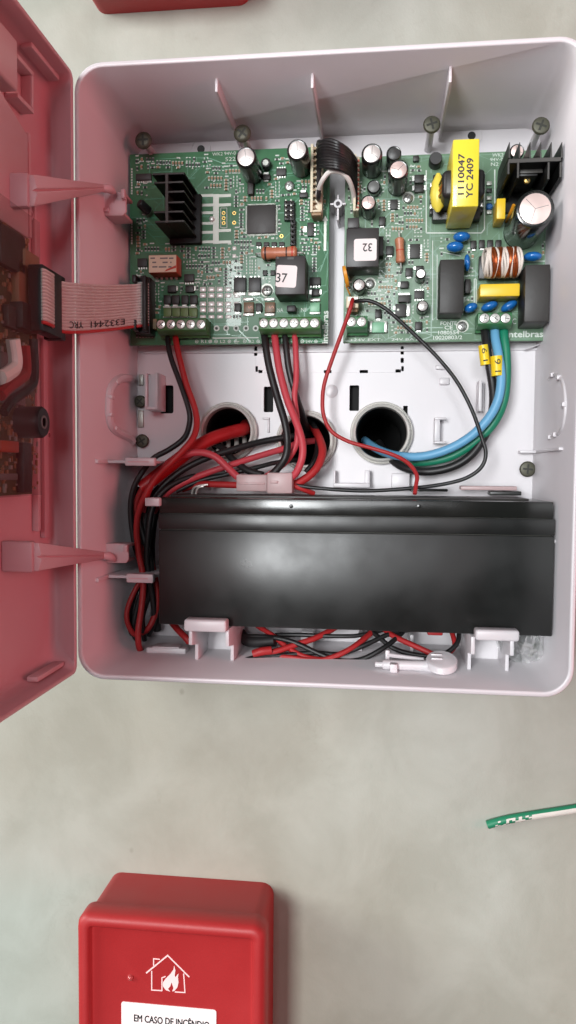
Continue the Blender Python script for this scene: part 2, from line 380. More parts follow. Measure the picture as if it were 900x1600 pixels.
# small catches on the right half of the plate
a0, a1, c0, c1 = rect(679, 652, 697, 693, HB+7)
MB().box(a0, a1, c0, c0+1, HB, HB+7).box(a0, a1, c1-1, c1, HB, HB+7).box(a0, a0+2.4, c0+1, c1-1, HB, HB+7).build('plate_catch', 'white_plastic', enc, bevel=.25)
a0, a1, c0, c1 = rect(738, 594, 748, 642, HB+9)
MB().box(a1, a1+1.4, c0, c1, HB, HB+9).box(a1+1.4, a1+3.2, c0, c1, HB, HB+3).build('plate_catch', 'white_plastic', enc, bevel=.25)
for q in ((681, 570, 699, 577), (687, 590, 702, 601)):
    x0, x1, z0, z1 = rect(*q, HB+1.5); MB().box(x0, x1, z0, z1, HB, HB+1.5).build('snap_tab', 'white_plastic', enc, bevel=.4)
for q in ((410, 652, 421, 676),):
    x0, x1, z0, z1 = rect(*q, HB+1); MB().box(x0, x1, z1-1, z1, HB, HB+1).box(x1-1, x1, z0, z1-1, HB, HB+1).build('guide_rib', 'white_plastic', enc, bevel=.2)
# battery seat tabs just above the battery
for q in ((521, 735, 524, 762), (570, 735, 578, 762), (612, 740, 640, 765)):
    x0, x1, z0, z1 = rect(*q, HB+6); MB().box(x0, x1, z0, z1, HB, HB+6).build('battery_seat_tab', 'white_plastic', enc, bevel=.3)
x0, x1, z0, z1 = rect(521, 755, 578, 762, HB+8); MB().box(x0, x1, z0, z1, HB, HB+8).build('battery_seat_tab', 'white_plastic', enc, bevel=.3)
# sloped corner web right
b = MB(); p1 = P3(818, 548, HB); p2 = P3(850, 536, HB)
b.hexa([(p1[0], p1[1], HB), (p1[0]+1, p1[1], HB), (p2[0]+1, p2[1], HB), (p2[0], p2[1], HB), (p1[0], p1[1], HB+4), (p1[0]+1, p1[1], HB+4), (p2[0]+1, p2[1], HB+6), (p2[0], p2[1], HB+6)])
b.build('corner_web', 'white_plastic', enc, bevel=.3)
# cable-entry knock-out outlines on the side walls: a raised ring with notches
XL = L0+TH+.9; XR = R0-TH-.9
ring = [PX(*q, XL) for q in ((206, 592), (190, 591), (178, 598), (170, 612), (168, 630), (168, 648), (172, 664), (182, 674), (200, 683), (206, 690))]
pts = smooth_path([(XL+.2, z, max(h, HB+1.5)) for z, h in ring], 4)
MB().tube(pts, 2.0, 8).build('knockout_rim', 'white_plastic', enc, smooth=True)
for k in (8, 14, 20, 26):
    q = pts[k]; MB().box(XL-.5, XL+2.5, q.y-.8, q.y+.8, q.z-1.9, q.z+1.9).build('knockout_bridge', 'white_plastic', enc, bevel=.3)
ring = [PX(*q, XR) for q in ((856, 592), (864, 586), (874, 590), (880, 606), (882, 632), (880, 655), (874, 674), (862, 682), (856, 684))]
pts = smooth_path([(XR+.5, z, max(h, HB+.5)) for z, h in ring], 4)
MB().tube(pts, .9, 8).build('knockout_rim', 'white_plastic', enc, smooth=True)
for k in (4, 8, 16, 26, 29):
    q = pts[k]; MB().box(XR-1.2, XR+.5, q.y-.9, q.y+.9, q.z-1.2, q.z+1.2).build('knockout_bridge', 'white_plastic', enc, bevel=.3)
# cable guides: shelf on the left wall with a T-shaped lip
for y0, y1, xa, xb, lx0, lx1 in ((715, 728, 150, 240, 195, 241), (897, 911, 150, 240, 197, 239)):
    hs = 42; x0, x1, z0, z1 = rect(lx0, y0, lx1, y1, hs+4); zc = (z0+z1)/2
    MB().box(L0+TH, x1-1, zc-.6, zc+.6, HB, hs).build('cable_guide', 'white_plastic', enc, bevel=.2)
    MB().box(x0, x1, z0, z1, hs, hs+4).build('cable_guide_lip', 'white_plastic', enc, bevel=.6)
    MB().box(x0+1.2, x1-2.2, zc-.25, zc+.25, hs+3.9, hs+4.08).build('lip_groove', 'door_pale', enc)
    q = PX(150, (y0+y1)/2, XL)[1]
    MB().box(L0+TH-.2, L0+TH+1.6, zc-.9, zc+.9, 26, 54).build('guide_root', 'white_plastic', enc, bevel=.3)
x0, x1, z0, z1 = rect(226, 778, 249, 791, 51); MB().box(x0, x1, z0, z1, 43, 51).build('battery_side_clip', 'white_plastic', enc, bevel=.5)
MB().box(x0+1, x0+3, z0+.5, z1-.5, HB, 43).build('clip_stem', 'white_plastic', enc)
for y, xa, xb in ((704, 812, 852),):
    z = P(840, 706, HB+4)[1]; x0 = P(812, 706, HB+4)[0]
    MB().box(x0, R0-TH, z-.6, z+.6, HB, HB+5).build('wall_rib', 'white_plastic', enc, bevel=.3)
    MB().box(R0-TH-2, R0-TH+.2, z-.6, z+.6, HB+5, 52).build('wall_rib', 'white_plastic', enc, bevel=.3)
z = PX(884, 853, XR)[0]; MB().box(R0-TH-2.2, R0-TH+.2, z-.7, z+.7, HB, 44).build('wall_rib', 'white_plastic', enc, bevel=.3)
# post between the two boards
x, z = P(528, 318, 15)
b = MB().lathe(x, z, [(2.0, HB), (1.9, 15), (1.0, 15), (1.0, 9)], 16, False, True); b.box(x-.4, x+.4, z-7, z-2, HB, 14.6).box(x-3.4, x-2, z-.4, z+.4, HB, 14.6).box(x+2, x+3.4, z-.4, z+.4, HB, 14.6).box(x-.4, x+.4, z+2, z+4, HB, 14.6)
b.build('screw_post', 'white_plastic', enc, smooth=True)
# battery retaining brackets at the bottom
def bracket(hx0, hy0, hx1, hy1, lx, rx):
    hf = 56; x0, x1, z0, z1 = rect(hx0, hy0, hx1, hy1, hf)
    o = MB().box(x0, x1, z0, z1, 49.2, hf).build('battery_retainer', 'white_plastic', enc, bevel=1.0, seg=3)
    zb = B0+TH+.6; zm = z0-(z0-zb)*.42
    for px in (lx, rx):
        x = P(px, (hy0+hy1)/2+15, hf)[0]
        poly = [(zb, 14), (zb, 41), (zm-2, 41), (zm, 52), (z0+.6, 52), (z0+.6, 14)]
        b = MB(); b.loops([[(x-.75, z, h) for z, h in poly], [(x+.75, z, h) for z, h in poly]])
        b.build('retainer_cheek', 'white_plastic', o, bevel=.2)
    xa = P(lx, hy1+15, hf)[0]; xb = P(rx, hy1+15, hf)[0]
    MB().box(xa+.75, xb-.75, zb, z0, 20, 21.6).build('retainer_web', 'white_plastic', o)
bracket(287, 969, 353, 988, 294, 352); bracket(743, 985, 812, 1002, 741, 803)
# low raised pads on the bottom wall, under the wires
for q in ((228, 1012, 292, 1022),):
    zb = B0+TH+.6; xa, ha = PZ(228, 1020, zb); xb, hb = PZ(292, 1020, zb)
    MB().box(xa, xb, zb-.3, zb+2.4, 26, 32).build('floor_pad', 'white_plastic', enc, bevel=.6)
    MB().box((xa+xb)/2-6, (xa+xb)/2+6, zb+2.4, zb+3, 25.6, 32.4).build('floor_pad', 'white_plastic', enc, bevel=.2)
for q in ((470, 490), (560, 566), (640, 646)):
    xa = P(q[0], 1000, 14)[0]; xb = P(q[1], 1000, 14)[0]; MB().box(xa, xb, B0+TH+.5, B0+TH+9, HB, 16).build('floor_rib', 'white_plastic', enc, bevel=.3)

# ------------------------------------------------------------------ door, swung open square to the wall
XD = L0-.1                                  # door rim plane; tray goes to -x
door_z0, door_z1 = B0+2.6, T0-3.8; HD0, HD1 = HR+.15, HR+191
def dring(off, xx, r, oh=None): return [(xx, z, h) for h, z in rrect(HD0+(off if oh is None else oh), HD1-off, door_z0+off, door_z1-off, r, 8)]
b = MB()
rg = [dring(0, XD-.3, 3.2), dring(.3, XD, 3.2), dring(1.5, XD, 3), dring(1.8, XD-.5, 3), dring(2.2, XD-5, 6, -1), dring(3, XD-9.6, 10, -4), dring(4.6, XD-11.6, 11, -3.4), dring(9, XD-12.2, 11, 1)]
rg2 = [dring(0, XD-.3, 3.2), dring(.2, XD-6, 4, -3.4), dring(2, XD-13, 8, -6), dring(9, XD-14.4, 9, 1)]
b.loops(rg, False, True); b.loops(rg2, False, True)
door = b.build('door', 'door_redlit', enc, smooth=True, angle=60)
FL = XD-12                                  # door floor plane
def dbox(x0, x1, q0, q1, pl=None, h1=None):
    """box standing in the door between planes x0..x1; its near outline traced from two photo points on plane x1"""
    za, ha = PX(q0[0], q0[1], x1); zb, hb = PX(q1[0], q1[1], x1)
    return (x0, x1, min(za, zb), max(za, zb), min(ha, hb), h1 if h1 else max(ha, hb))
# inner cover plate over the display
z1a, h1a = PX(38, 198, FL+5); zc, hc = PX(44, 212, FL+5); zlo, hlo = PX(44, 372, FL+5)
zt, ht = PX(2, 152, FL+5)
poly = [(zlo, hc), (zc, hc), (zt+2.5, ht+1), (zt+2.5, 236), (zlo, 236)]
b = MB(); b.loops([[(FL-.1, z, h) for z, h in poly], [(FL+5, z, h) for z, h in poly]]); b.build('inner_cover', 'door_pale', door, bevel=.6)
# latch housings near the upper corner
b = MB().box(*dbox(FL, FL+7, (28, 64), (2, 116), h1=150)); b.build('latch_housing', 'door_pale', door, bevel=1.0, seg=3)
q = dbox(FL, FL+5, (53, 120), (28, 152)); b = MB().box(q[0], q[1], q[2], q[2]+1.6, q[4], q[5]).box(q[0], q[1], q[2]+1.6, q[3], q[4], q[4]+1.5).box(q[0], q[1], q[3], q[3]+1.6, q[4], q[5]).box(q[0], q[0]+.8, q[2]+1.6, q[3], q[4]+1.5, q[5])
b.build('latch_socket', 'door_pale', door, bevel=.3)
# ribs on the door's end walls
for q0, q1 in (((101, 92), (55, 112)), ((108, 1046), (52, 1055))):
    za, ha = PX(*q0, XD-2.5); zb, hb = PX(*q1, XD-2.5); zz = door_z1-3.5 if za > 0 else door_z0+3.5
    MB().box(XD-9, XD-4.5, zz-.6, zz+1.4, ha, ha+24).build('end_rib', 'door_pale', door, bevel=.5)
MB().box(XD-11, XD-4, door_z0+2, door_z0+4.2, 150, 180).build('end_rib', 'door_redlit', door, bevel=.6)
# long ridges on the door floor
for x0p, y0p, y1p, hgt, m, wd in ((49, 210, 372, 2.2, 'door_pale', 2.0), (57, 290, 420, 1.6, 'door_pale', 1.6), (62, 530, 830, 2.6, 'door_pale', 2.4), (75, 530, 840, 2.0, 'door_redlit', 4.0)):
    za, ha = PX(x0p, y0p, FL+hgt); zb, hb = PX(x0p, y1p, FL+hgt)
    MB().box(FL-.1, FL+hgt, min(za, zb), max(za, zb), ha, ha+wd).build('floor_ridge', m, door, bevel=.5)
for px, py in ((49, 335), (77, 680), (28, 882)):
    z, h = PX(px, py, FL+1.5); b = MB().frame_lathe((FL, z, h), (1, 0, 0), [(2.2, -.2), (2.2, 1.2), (1.6, 1.6), (1.0, 1.6), (1.0, .4)], 14); b.build('screw_boss', 'door_redlit', door, smooth=True)
# stay arms: tapering struts from the door to catches on the left wall of the box
for (ya, yb, xr0, tx, ty, cp) in ((273, 322, 53, 163, 294, ((146, 306), (150, 298), (168, 297), (182, 300), (197, 308), (197, 331), (191, 337), (154, 337))), (848, 892, 60, 163, 868, ((152, 858), (160, 850), (182, 849), (200, 851), (201, 874), (197, 880), (158, 880), (152, 872)))):
    xd = XD+1.0; za, ha = PX(xr0, ya, xd); zb, hb = PX(xr0, yb, xd); h0 = (ha+hb)/2; zc = (za+zb)/2
    ht_ = 52; tx_, tz_ = P(tx, ty, ht_)
    MB().box(FL-.1, xd-1.6, zb-.5, za+.5, h0-2, h0+1.5).build('stay_mount', 'door_redlit', door, bevel=.8)
    base = [(xd-2.6, za, h0), (xd, za, h0), (xd+1.2, zc+.7, h0), (xd-.6, zc, h0), (xd+1.2, zc-.7, h0), (xd, zb, h0), (xd-2.6, zb, h0)]
    tip = [(tx_-2.0, tz_+1.5, ht_), (tx_, tz_+1.5, ht_), (tx_+.3, tz_+.4, ht_), (tx_, tz_, ht_), (tx_+.3, tz_-.4, ht_), (tx_, tz_-1.5, ht_), (tx_-2.0, tz_-1.5, ht_)]
    arm = MB().loops([base, tip]).build('stay_arm', 'door_pale', enc, bevel=.2)
    q0 = (tx_-1, tz_, ht_); q1 = P3(tx+14, ty+6, 44)
    MB().tube(smooth_path([q0, P3(tx+7, ty+1, 49), q1], 4), [1.5, 1.6, 1.7, 1.8, 1.8, 1.8, 1.6, 1.4, 1.2], 10).build('stay_hook', 'door_pale', arm, smooth=True)
    hc_ = 42; pl = [P(*q, hc_) for q in cp]
    c = MB().prism(pl, hc_-1.4, hc_).build('stay_catch', 'door_pale', enc, bevel=.4)
    xs_ = [q[0] for q in pl]; zs_ = [q[1] for q in pl]; zm_ = (min(zs_)+max(zs_))/2
    MB().box(L0+TH, max(xs_)-1, min(zs_)+.4, min(zs_)+1.8, 30, hc_-1.3).build('catch_web', 'door_pale', c, bevel=.3)
    MB().box(L0+TH, max(xs_)-1, max(zs_)-1.9, max(zs_)-.5, 30, hc_-1.3).build('catch_web', 'door_pale', c, bevel=.3)
    MB().box(max(xs_)-1.6, max(xs_)+.1, zm_+1, max(zs_)-.5, hc_-.2, hc_+2.4).build('catch_lug', 'door_pale', c, bevel=.3)
    MB().box(min(xs_)+2, min(xs_)+7, min(zs_)+1.5, min(zs_)+3.2, hc_-.2, hc_+1.2).build('catch_lug', 'door_pale', c, bevel=.3)

# ------------------------------------------------------------------ display board inside the door
XB = FL+4.2
zt, hh0 = PX(60, 372, XB); zb, _ = PX(45, 772, XB)
db = thing('display_circuit_board', 'dark brownish circuit board fixed inside the open red-lit door', 'circuit board', XB, zb, hh0)
zmid, hmid = PX(60, 575, XB)
poly = [(zb, PX(50, 772, XB)[1]), (zt-14, hh0), (zt, hh0+16), (zt, 238), (zb, 238)]
b = MB(); b.loops([[(XB-1.6, z, h) for z, h in poly], [(XB, z, h) for z, h in poly]]); b.build('board', 'pcb_door', db)
def dcomp(name, m, x1, p0, p1, bevel=.3, par=None, x0=None):
    za, ha = PX(*p0, x1); zb_, hb = PX(*p1, x1)
    return MB().box(XB if x0 is None else x0, x1, min(za, zb_), max(za, zb_), min(ha, hb), max(ha, hb)).build(name, m, par or db, bevel=bevel)
dcomp('relay', 'jst_dark', XB+3, (58, 420), (30, 474), .5)
dcomp('capacitor_block', 'jst_dark', XB+4, (62, 402), (40, 414), .4)
dcomp('integrated_circuit', 'idc_black', XB+5, (60, 482), (36, 512), .4)
dcomp('shield_block', 'ic_black', XB+3, (40, 372), (2, 410), .5)
dcomp('integrated_circuit', 'ic_black', XB+2.4, (36, 485), (14, 510), .3)
dcomp('display_module', 'cap_grey', XB+1.6, (40, 560), (2, 628), .5)
dcomp('orange_block', 'relay_orange', XB+3, (30, 690), (2, 706), .3)
dcomp('dark_connector', 'idc_black', XB+3, (50, 692), (38, 770), .4)
dcomp('grey_strip', 'cap_grey', XB+2, (28, 740), (1, 750), .2)
z, h = PX(66, 660, XB+8)
o = MB().frame_lathe((XB, z, h+1), (1, 0, 0), [(5.6, 0), (5.6, 8.2), (5.0, 9), (2.0, 9), (1.8, 8)], 24).build('buzzer', 'idc_black', db, smooth=True)
MB().frame_lathe((XB+8.8, z, h+1), (1, 0, 0), [(2.4, 0), (2.4, .5), (1.7, .5), (1.7, 0)], 18, False, False).build('buzzer_hole_ring', 'cap_grey', o, smooth=True)
b = MB(); b2 = MB()
for k in range(900):
    z = random.uniform(zb+2, zt-3); h = random.uniform(hh0+3, hh0+70 if k % 4 else 230); a = random.uniform(.3, 1.1); c = random.uniform(.2, .7)
    (b if k % 3 else b2).box(XB, XB+random.uniform(.3, .9), z-a, z+a, h-c, h+c)
for k in range(9):
    z, h = PX(34, 702+k*5.5, XB+1); b2.box(XB, XB+1, z-.25, z+.25, h-.4, h+.4)
stuff(b.build('chip_parts', 'smd_tan', db)); stuff(b2.build('solder_joints', 'tinpad', db))
for k, (pts, m, r) in enumerate(((((38, 540), (40, 580), (30, 592), (12, 605), (0, 618)), 'wire_red', 2.0), (((52, 530), (54, 590), (44, 608), (20, 625), (6, 645)), 'wire_black', 1.6), (((20, 530), (24, 570), (10, 585), (0, 590)), 'ribbon', 2.4))):
    q = []
    for p in pts: z, h = PX(*p, XB+6+k); q.append((XB+6+k, z, h))
    MB().tube(smooth_path(q), r, 8).build('board_lead', m, db, smooth=True)

q0 = PX(63, 400, XB+8.4)[1]; q1 = PX(63, 560, XB+8.4)[1]
MB().box(XB+8.0, XB+8.6, zb, zt, (q0+q1)/2, 238).build('smoked_cover', 'smoked', db, bevel=.2)
# ================================================================== CIRCUIT BOARDS
HP = 13.0
OCC = []                                    # taken areas, in photo pixels of the board surface
def occ(x0, y0, x1, y1): OCC.append((x0, y0, x1, y1))
def shift(px, py, h0, h1):                  # where a point at height h0 sits in the photo once lowered to h1
    k = (CD-h0)/(CD-h1); vx, vy = 591.2, 738.2; return vx+(px-vx)*k, vy+(py-vy)*k
def board(name, label, q, m, pts):
    x0, x1, z0, z1 = q; t = thing(name, label, 'circuit board', x0, z0, HP)
    MB().box(x0, x1, z0, z1, HP-1.6, HP).build('board', m, t, bevel=.15)
    for px, py in pts:
        x, z = P(px, py, HP-1.7); MB().lathe(x, z, [(2.6, HB-.05), (2.4, HP-1.7)], 14).build('standoff', 'white_plastic', t)
    return t
qa = rect(203, 239, 514, 538, HP); zt = P(345, 235.5, HP)[1]
mb = board('main_circuit_board', 'green main board with black heatsink and label 37, left of the two', (qa[0], qa[1], qa[2], zt), 'pcb', ((452, 290), (417, 454)))
qb = rect(538, 240, 856, 534, HP)
pb = board('power_supply_board', 'green power board with yellow transformer and large capacitor, right of the two', qb, 'pcb_glare', ((638, 309), (578, 443), (722, 509)))

def cap(par, px, py, rp, hh, top='cap_top', white=True, stripe=True, sa=1.0):
    h = HP+hh; x, z = P(px, py, h); r = mm(rp, h)
    o = MB().lathe(x, z, [(r*.97, HP), (r, HP+.6), (r, HP+1.2), (r*.95, HP+1.7), (r, HP+2.2), (r, h-.9), (r*.97, h-.3), (r*.86, h), (r*.8, h-.05), (r*.8, h-.5)], 28, True, False).build('electrolytic_capacitor', 'cap_sleeve', par, smooth=True)
    t = MB().lathe(x, z, [(r*.81, h-.6), (r*.81, h-.12), (r*.74, h+.02)], 28, False, True).build('can_top', top, o, smooth=True)
    if white:
        b = MB(); a0 = random.uniform(0, 2)
        for k in range(3):
            a = a0+k*2*PI/3; b.box(x, x+r*.7, z-.1, z+.1, h, h+.04, a, (x, z))
        b.build('vent_score', 'cap_grey', o)
    if stripe:
        n = 6; b = MB(); ro = r*1.006
        vs = []; fs = []
        for k in range(n+1):
            a = -PI/2+(k/n-.5)*sa*.8+random.choice((.0,)); vs += [(x+ro*math.cos(a), z+ro*math.sin(a), HP+2.4), (x+ro*math.cos(a), z+ro*math.sin(a), h-1)]
        for k in range(n): fs.append((2*k, 2*k+2, 2*k+3, 2*k+1))
        b.add(vs, fs).build('polarity_stripe', 'stripe', o, smooth=True)
    sx, sy = shift(px, py, h, HP); occ(sx-rp, sy-rp, sx+rp, sy+rp); occ(px-rp, py-rp, px+rp, py+rp)
    return o
def chip(par, px, py, wp, hp, hh=1.4, pins='', n=4, m='ic_black', name='integrated_circuit', bevel=.12, pm='solder'):
    h = HP+hh; x0, x1, z0, z1 = rect(px-wp/2, py-hp/2, px+wp/2, py+hp/2, h)
    o = MB().box(x0, x1, z0, z1, HP+.05, h).build(name, m, par, bevel=bevel)
    occ(px-wp/2-2, py-hp/2-2, px+wp/2+2, py+hp/2+2)
    if pins:
        b = MB()
        for k in range(n):
            t = (k+.5)/n
            if 'u' in pins or 'd' in pins:
                x = x0+(x1-x0)*t; pw = (x1-x0)/n*.27
                if 'u' in pins: b.box(x-pw, x+pw, z1, z1+.9, HP+.02, HP+.45)
                if 'd' in pins: b.box(x-pw, x+pw, z0-.9, z0, HP+.02, HP+.45)
            if 'l' in pins or 'r' in pins:
                z = z0+(z1-z0)*t; pw = (z1-z0)/n*.27
                if 'l' in pins: b.box(x0-.9, x0, z-pw, z+pw, HP+.02, HP+.45)
                if 'r' in pins: b.box(x1, x1+.9, z-pw, z+pw, HP+.02, HP+.45)
        b.build('pin_row', pm, o)
    return o
def diode(par, px, py, wp, hp, tab='d', m='smd_dark', hh=2.0, name='diode'):
    o = chip(par, px, py, wp, hp, hh, m=m, name=name, bevel=.25)
    x0, x1, z0, z1 = rect(px-wp/2, py-hp/2, px+wp/2, py+hp/2, HP+.5)
    b = MB(); w_ = (x1-x0)*.3; v_ = (z1-z0)*.3; cx = (x0+x1)/2; cz = (z0+z1)/2
    if 'd' in tab: b.box(cx-w_, cx+w_, z0-1.0, z0+.3, HP+.02, HP+.9)
    if 'u' in tab: b.box(cx-w_, cx+w_, z1-.3, z1+.7, HP+.02, HP+.9)
    if 'l' in tab: b.box(x0-1.0, x0+.3, cz-v_, cz+v_, HP+.02, HP+.9)
    if 'r' in tab: b.box(x1-.3, x1+1.0, cz-v_, cz+v_, HP+.02, HP+.9)
    if b.v: b.build('solder_tab', 'solder', o)
    return o
_ts = {}
def terminal(par, px0, px1, py0, py1, screws, m, hh=10, foot=12, slot_rot=()):
    h = HP+hh; x0, x1, z0, z1 = rect(px0, py0, px1, py1, h)
    poly = [(z1, HP+.05), (z1, h-.6), (z1-.6, h), (z0, h), (z0-1.4, h-2.6), (z0-1.4, HP+3.2), (z0-2.4, HP+3.0), (z0-2.4, HP+.05)]
    b = MB(); b.loops([[(x0, z, q) for z, q in poly], [(x1, z, q) for z, q in poly]])
    o = b.build('terminal_block', m, par, bevel=.12)
    r = 1.95
    for k, sx in enumerate(screws):
        x, z = P(sx, (py0+py1)/2+.5, h)
        MB().lathe(x, z, [(r*1.12, h-.2), (r*1.12, h+.04)], 20).build('screw_well', 'screw_dark', o)
        s_ = MB().lathe(x, z, [(r, h-.2), (r, h+.10), (r*.85, h+.22)], 20); a = random.uniform(0, PI)
        s_.build('terminal_screw', 'solder', o, smooth=True)
        MB().box(x-r*.78, x+r*.78, z-.17, z+.17, h+.1, h+.25, a).box(x-r*.5, x+r*.5, z-.15, z+.15, h+.1, h+.246, a+PI/2).build('screw_slot', 'ic_black', o)
        MB().box(x-1.3, x+1.3, z0-2.45, z0-1.2, HP+.4, HP+2.9).build('wire_entry', 'screw_dark', o)
    occ(px0-2, py0-2, px1+8, py1+16); return o
def pads(par, l, hpx=8, wpx=9, m='pad_bright'):
    for px, py in l:
        x0, x1, z0, z1 = rect(px-wpx/2, py-hpx/2, px+wpx/2, py+hpx/2, HP)
        b = MB().loops([[(x, z, HP+.02) for x, z in rrect(x0, x1, z0, z1, .35, 3)], [(x, z, HP+.25) for x, z in rrect(x0+.3, x1-.3, z0+.3, z1-.3, .3, 3)]])
        b.build('solder_pad', m, par, smooth=True, angle=60); occ(px-wpx/2, py-hpx/2, px+wpx/2, py+hpx/2)
def ringpad(par, px, py, rp, m='solder'):
    x, z = P(px, py, HP); r = mm(rp, HP)
    o = MB().lathe(x, z, [(r, HP+.01), (r, HP+.12), (r*.5, HP+.12)], 16, False, False).build('ring_pad', m, par, smooth=True)
    MB().lathe(x, z, [(r*.52, HP+.01), (r*.52, HP+.06)], 12).build('drill_hole', 'screw_dark', o); occ(px-rp, py-rp, px+rp, py+rp)
def silk_lines(par, segs, wd=.28, name='silk_outline', m='silk'):
    b = MB()
    for x0, y0, x1, y1 in segs:
        a = Vector(P(x0, y0, HP)); c = Vector(P(x1, y1, HP)); d = (c-a); ln = d.length; d.normalize(); nn = Vector((-d.y, d.x))*wd/2
        q = [a+nn, a-nn, c-nn, c+nn]; b.add([(v.x, v.y, HP+.06) for v in q], [(0, 1, 2, 3)])
    return b.build(name, m, par)
def silk_rect(par, x0, y0, x1, y1, wd=.28): return silk_lines(par, [(x0, y0, x1, y0), (x1, y0, x1, y1), (x1, y1, x0, y1), (x0, y1, x0, y0)], wd)

# ---------------- main board
# upright black heatsink: a spine and six fins, extruded away from the board
hs_h = HP+25
x0, x1, z0, z1 = rect(258, 270, 263, 348, hs_h)
hs = MB().box(x0, x1, z0, z1, HP+.5, hs_h).build('heatsink', 'hs_black', mb, bevel=.12)
MB().box(x0+.12, x1-.12, z0+.1, z1-.1, hs_h-.3, hs_h+.03).build('fin_edge', 'hs_edge', hs)
for fy, xa, xb in ((271.5, 238, 288), (285, 241, 286), (299.5, 263, 288), (316, 263, 288), (331, 240, 286), (346, 242, 288)):
    fx0, fx1, fz0, fz1 = rect(xa, fy-1.6, xb, fy+1.6, hs_h)
    f = MB().box(fx0, x0, fz0, fz1, HP+.5, hs_h-.02).box(x1, fx1, fz0, fz1, HP+.5, hs_h-.02).build('fin', 'hs_black', hs) if xa < 258 else MB().box(x1, fx1, fz0, fz1, HP+.5, hs_h-.02).build('fin', 'hs_black', hs)
    MB().box(fx0+.1 if xa < 258 else x1, fx1-.1, fz0+.25, fz1-.15, hs_h-.25, hs_h+.02).build('fin_edge', 'hs_edge', hs)
bx, bz = P(300, 372, HP+.5)
MB().box(*rect(262, 300, 311, 377, HP+6), HP+.1, HP+3).build('regulator', 'hs_black', mb, bevel=.2)
screw(268, 308, 3.4, hs_h-8, mb, 'screw_dark', 'heatsink_screw', 1.0, 0)
occ(232, 266, 318, 382)
cap(mb, 384, 245.5, 16.5, 20); cap(mb, 464.5, 234, 16.5, 20)
chip(mb, 408, 342, 44, 44, 1.5, 'udlr', 24, pm='tinpad')
x, z = P(415, 254, HP+4)
o = MB().lathe(x, z, [(2.3, HP), (2.3, HP+3.6), (2.0, HP+4)], 8).build('power_inductor', 'ic_black', mb, bevel=.1)
MB().lathe(x, z, [(1.3, HP+3.9), (1.3, HP+4.15), (.7, HP+4.15), (.7, HP+4.02)], 8).build('inductor_core', 'tinpad', o); occ(404, 243, 426, 268)
diode(mb, 416, 276, 12, 8, 'ud'); chip(mb, 439, 268, 15, 11, 1.5, 'ud', 4)
chip(mb, 224, 276, 24, 10, 1.5, 'd', 8); diode(mb, 474, 304, 13, 8, 'u'); diode(mb, 391, 291, 9, 24, '', 'ic_black', 3)
chip(mb, 485, 358, 10, 21, 1.6, 'r', 3); x0, x1, z0, z1 = rect(473, 354, 479, 363, HP); MB().box(x0, x1, z0, z1, HP+.02, HP+.3).build('solder_pad', 'solder', mb)
for k, cx in enumerate((404, 416, 428, 440)): chip(mb, cx, 381, 8, 6, 1.2, 'd', 2, name='transistor')
# pin headers
for rows, xs, ys in ((2, (448, 456), (317, 325, 333, 340)), (1, (457.5,), (347, 355, 363, 371, 379))):
    for px in xs:
        for py in ys:
            x, z = P(px, py, HP+2.5); o = MB().box(x-1.2, x+1.2, z-1.1, z+1.1, HP, HP+2.5).build('pin_header', 'idc_black', mb, bevel=.3)
            MB().box(x-.3, x+.3, z-.3, z+.3, HP+2.5, HP+6).build('pin', 'screw_dark' if rows == 1 else 'tinpad', o)
occ(440, 310, 466, 386)
# power resistor
def resistor(par, a, b_, rp, hh, bands):
    A = Vector(P3(*a, HP+hh)); B = Vector(P3(*b_, HP+hh)); d = (B-A); ln = d.length; r = mm(rp, HP+hh)
    o = MB().frame_lathe(A, d, [(r*.7, 0), (r, ln*.05), (r, ln*.2), (r*.88, ln*.28), (r*.88, ln*.72), (r, ln*.8), (r, ln*.95), (r*.7, ln)], 18).build('power_resistor', 'resistor', par, smooth=True)
    for t, m in bands:
        rr = r*(1.012 if t < .24 or t > .76 else .9); MB().frame_lathe(A, d, [(rr, ln*(t-.025)), (rr, ln*(t+.025))], 18, False, False).build('colour_band', m, o, smooth=True)
    e = d.normalized()
    for s_, q in ((-1, A), (1, B)): MB().tube([q, q+e*s_*2.2, q+e*s_*2.8+Vector((0, 0, -.8)), q+e*s_*2.9+Vector((0, 0, -hh))], .4, 6).build('lead', 'solder', o, smooth=True)
resistor(mb, (409, 396), (464, 395), 10, 3.5, ((.12, 'band'), (.4, 'resistor'), (.72, 'band'), (.88, 'band_red'))); occ(402, 384, 470, 410)
# relay 37
def relay(par, x0p, y0p, x1p, y1p, hh, lab, txt, trot, lrot, tp):
    h = HP+hh; x0, x1, z0, z1 = rect(x0p, y0p, x1p, y1p, h)
    o = MB().box(x0, x1, z0, z1, HP+1, h).build('relay', 'relay_black', par, bevel=.35)
    MB().box(x0+.3, x1-.3, z0+.3, z1-.3, HP, HP+1).build('relay_base', 'ic_black', o)
    lx0, lx1, lz0, lz1 = rect(*lab, h); cx, cz = (lx0+lx1)/2, (lz0+lz1)/2
    pol = rrect(lx0, lx1, lz0, lz1, 1.0, 4); ca, sa = math.cos(lrot), math.sin(lrot)
    pol = [(cx+(x-cx)*ca-(z-cz)*sa, cz+(x-cx)*sa+(z-cz)*ca) for x, z in pol]
    MB().prism(pol, h, h+.08).build('paper_label', 'label_white', o)
    textp(txt, tp[0], tp[1], h+.12, tp[2], tp[3], trot, 'ink', o, bold=.06)
    occ(x0p-4, y0p, x1p+6, y1p+20); return o
o = relay(mb, 430, 400, 477, 460, 15, (431.5, 414.5, 463.5, 449), '37', -4, math.radians(-4), (440, 434, 17, 14))
x0, x1, z0, z1 = rect(449, 402, 459, 405.5, HP+15); MB().box(x0, x1, z0, z1, HP+14.9, HP+15.06).build('vent_slot', 'ic_black', o)
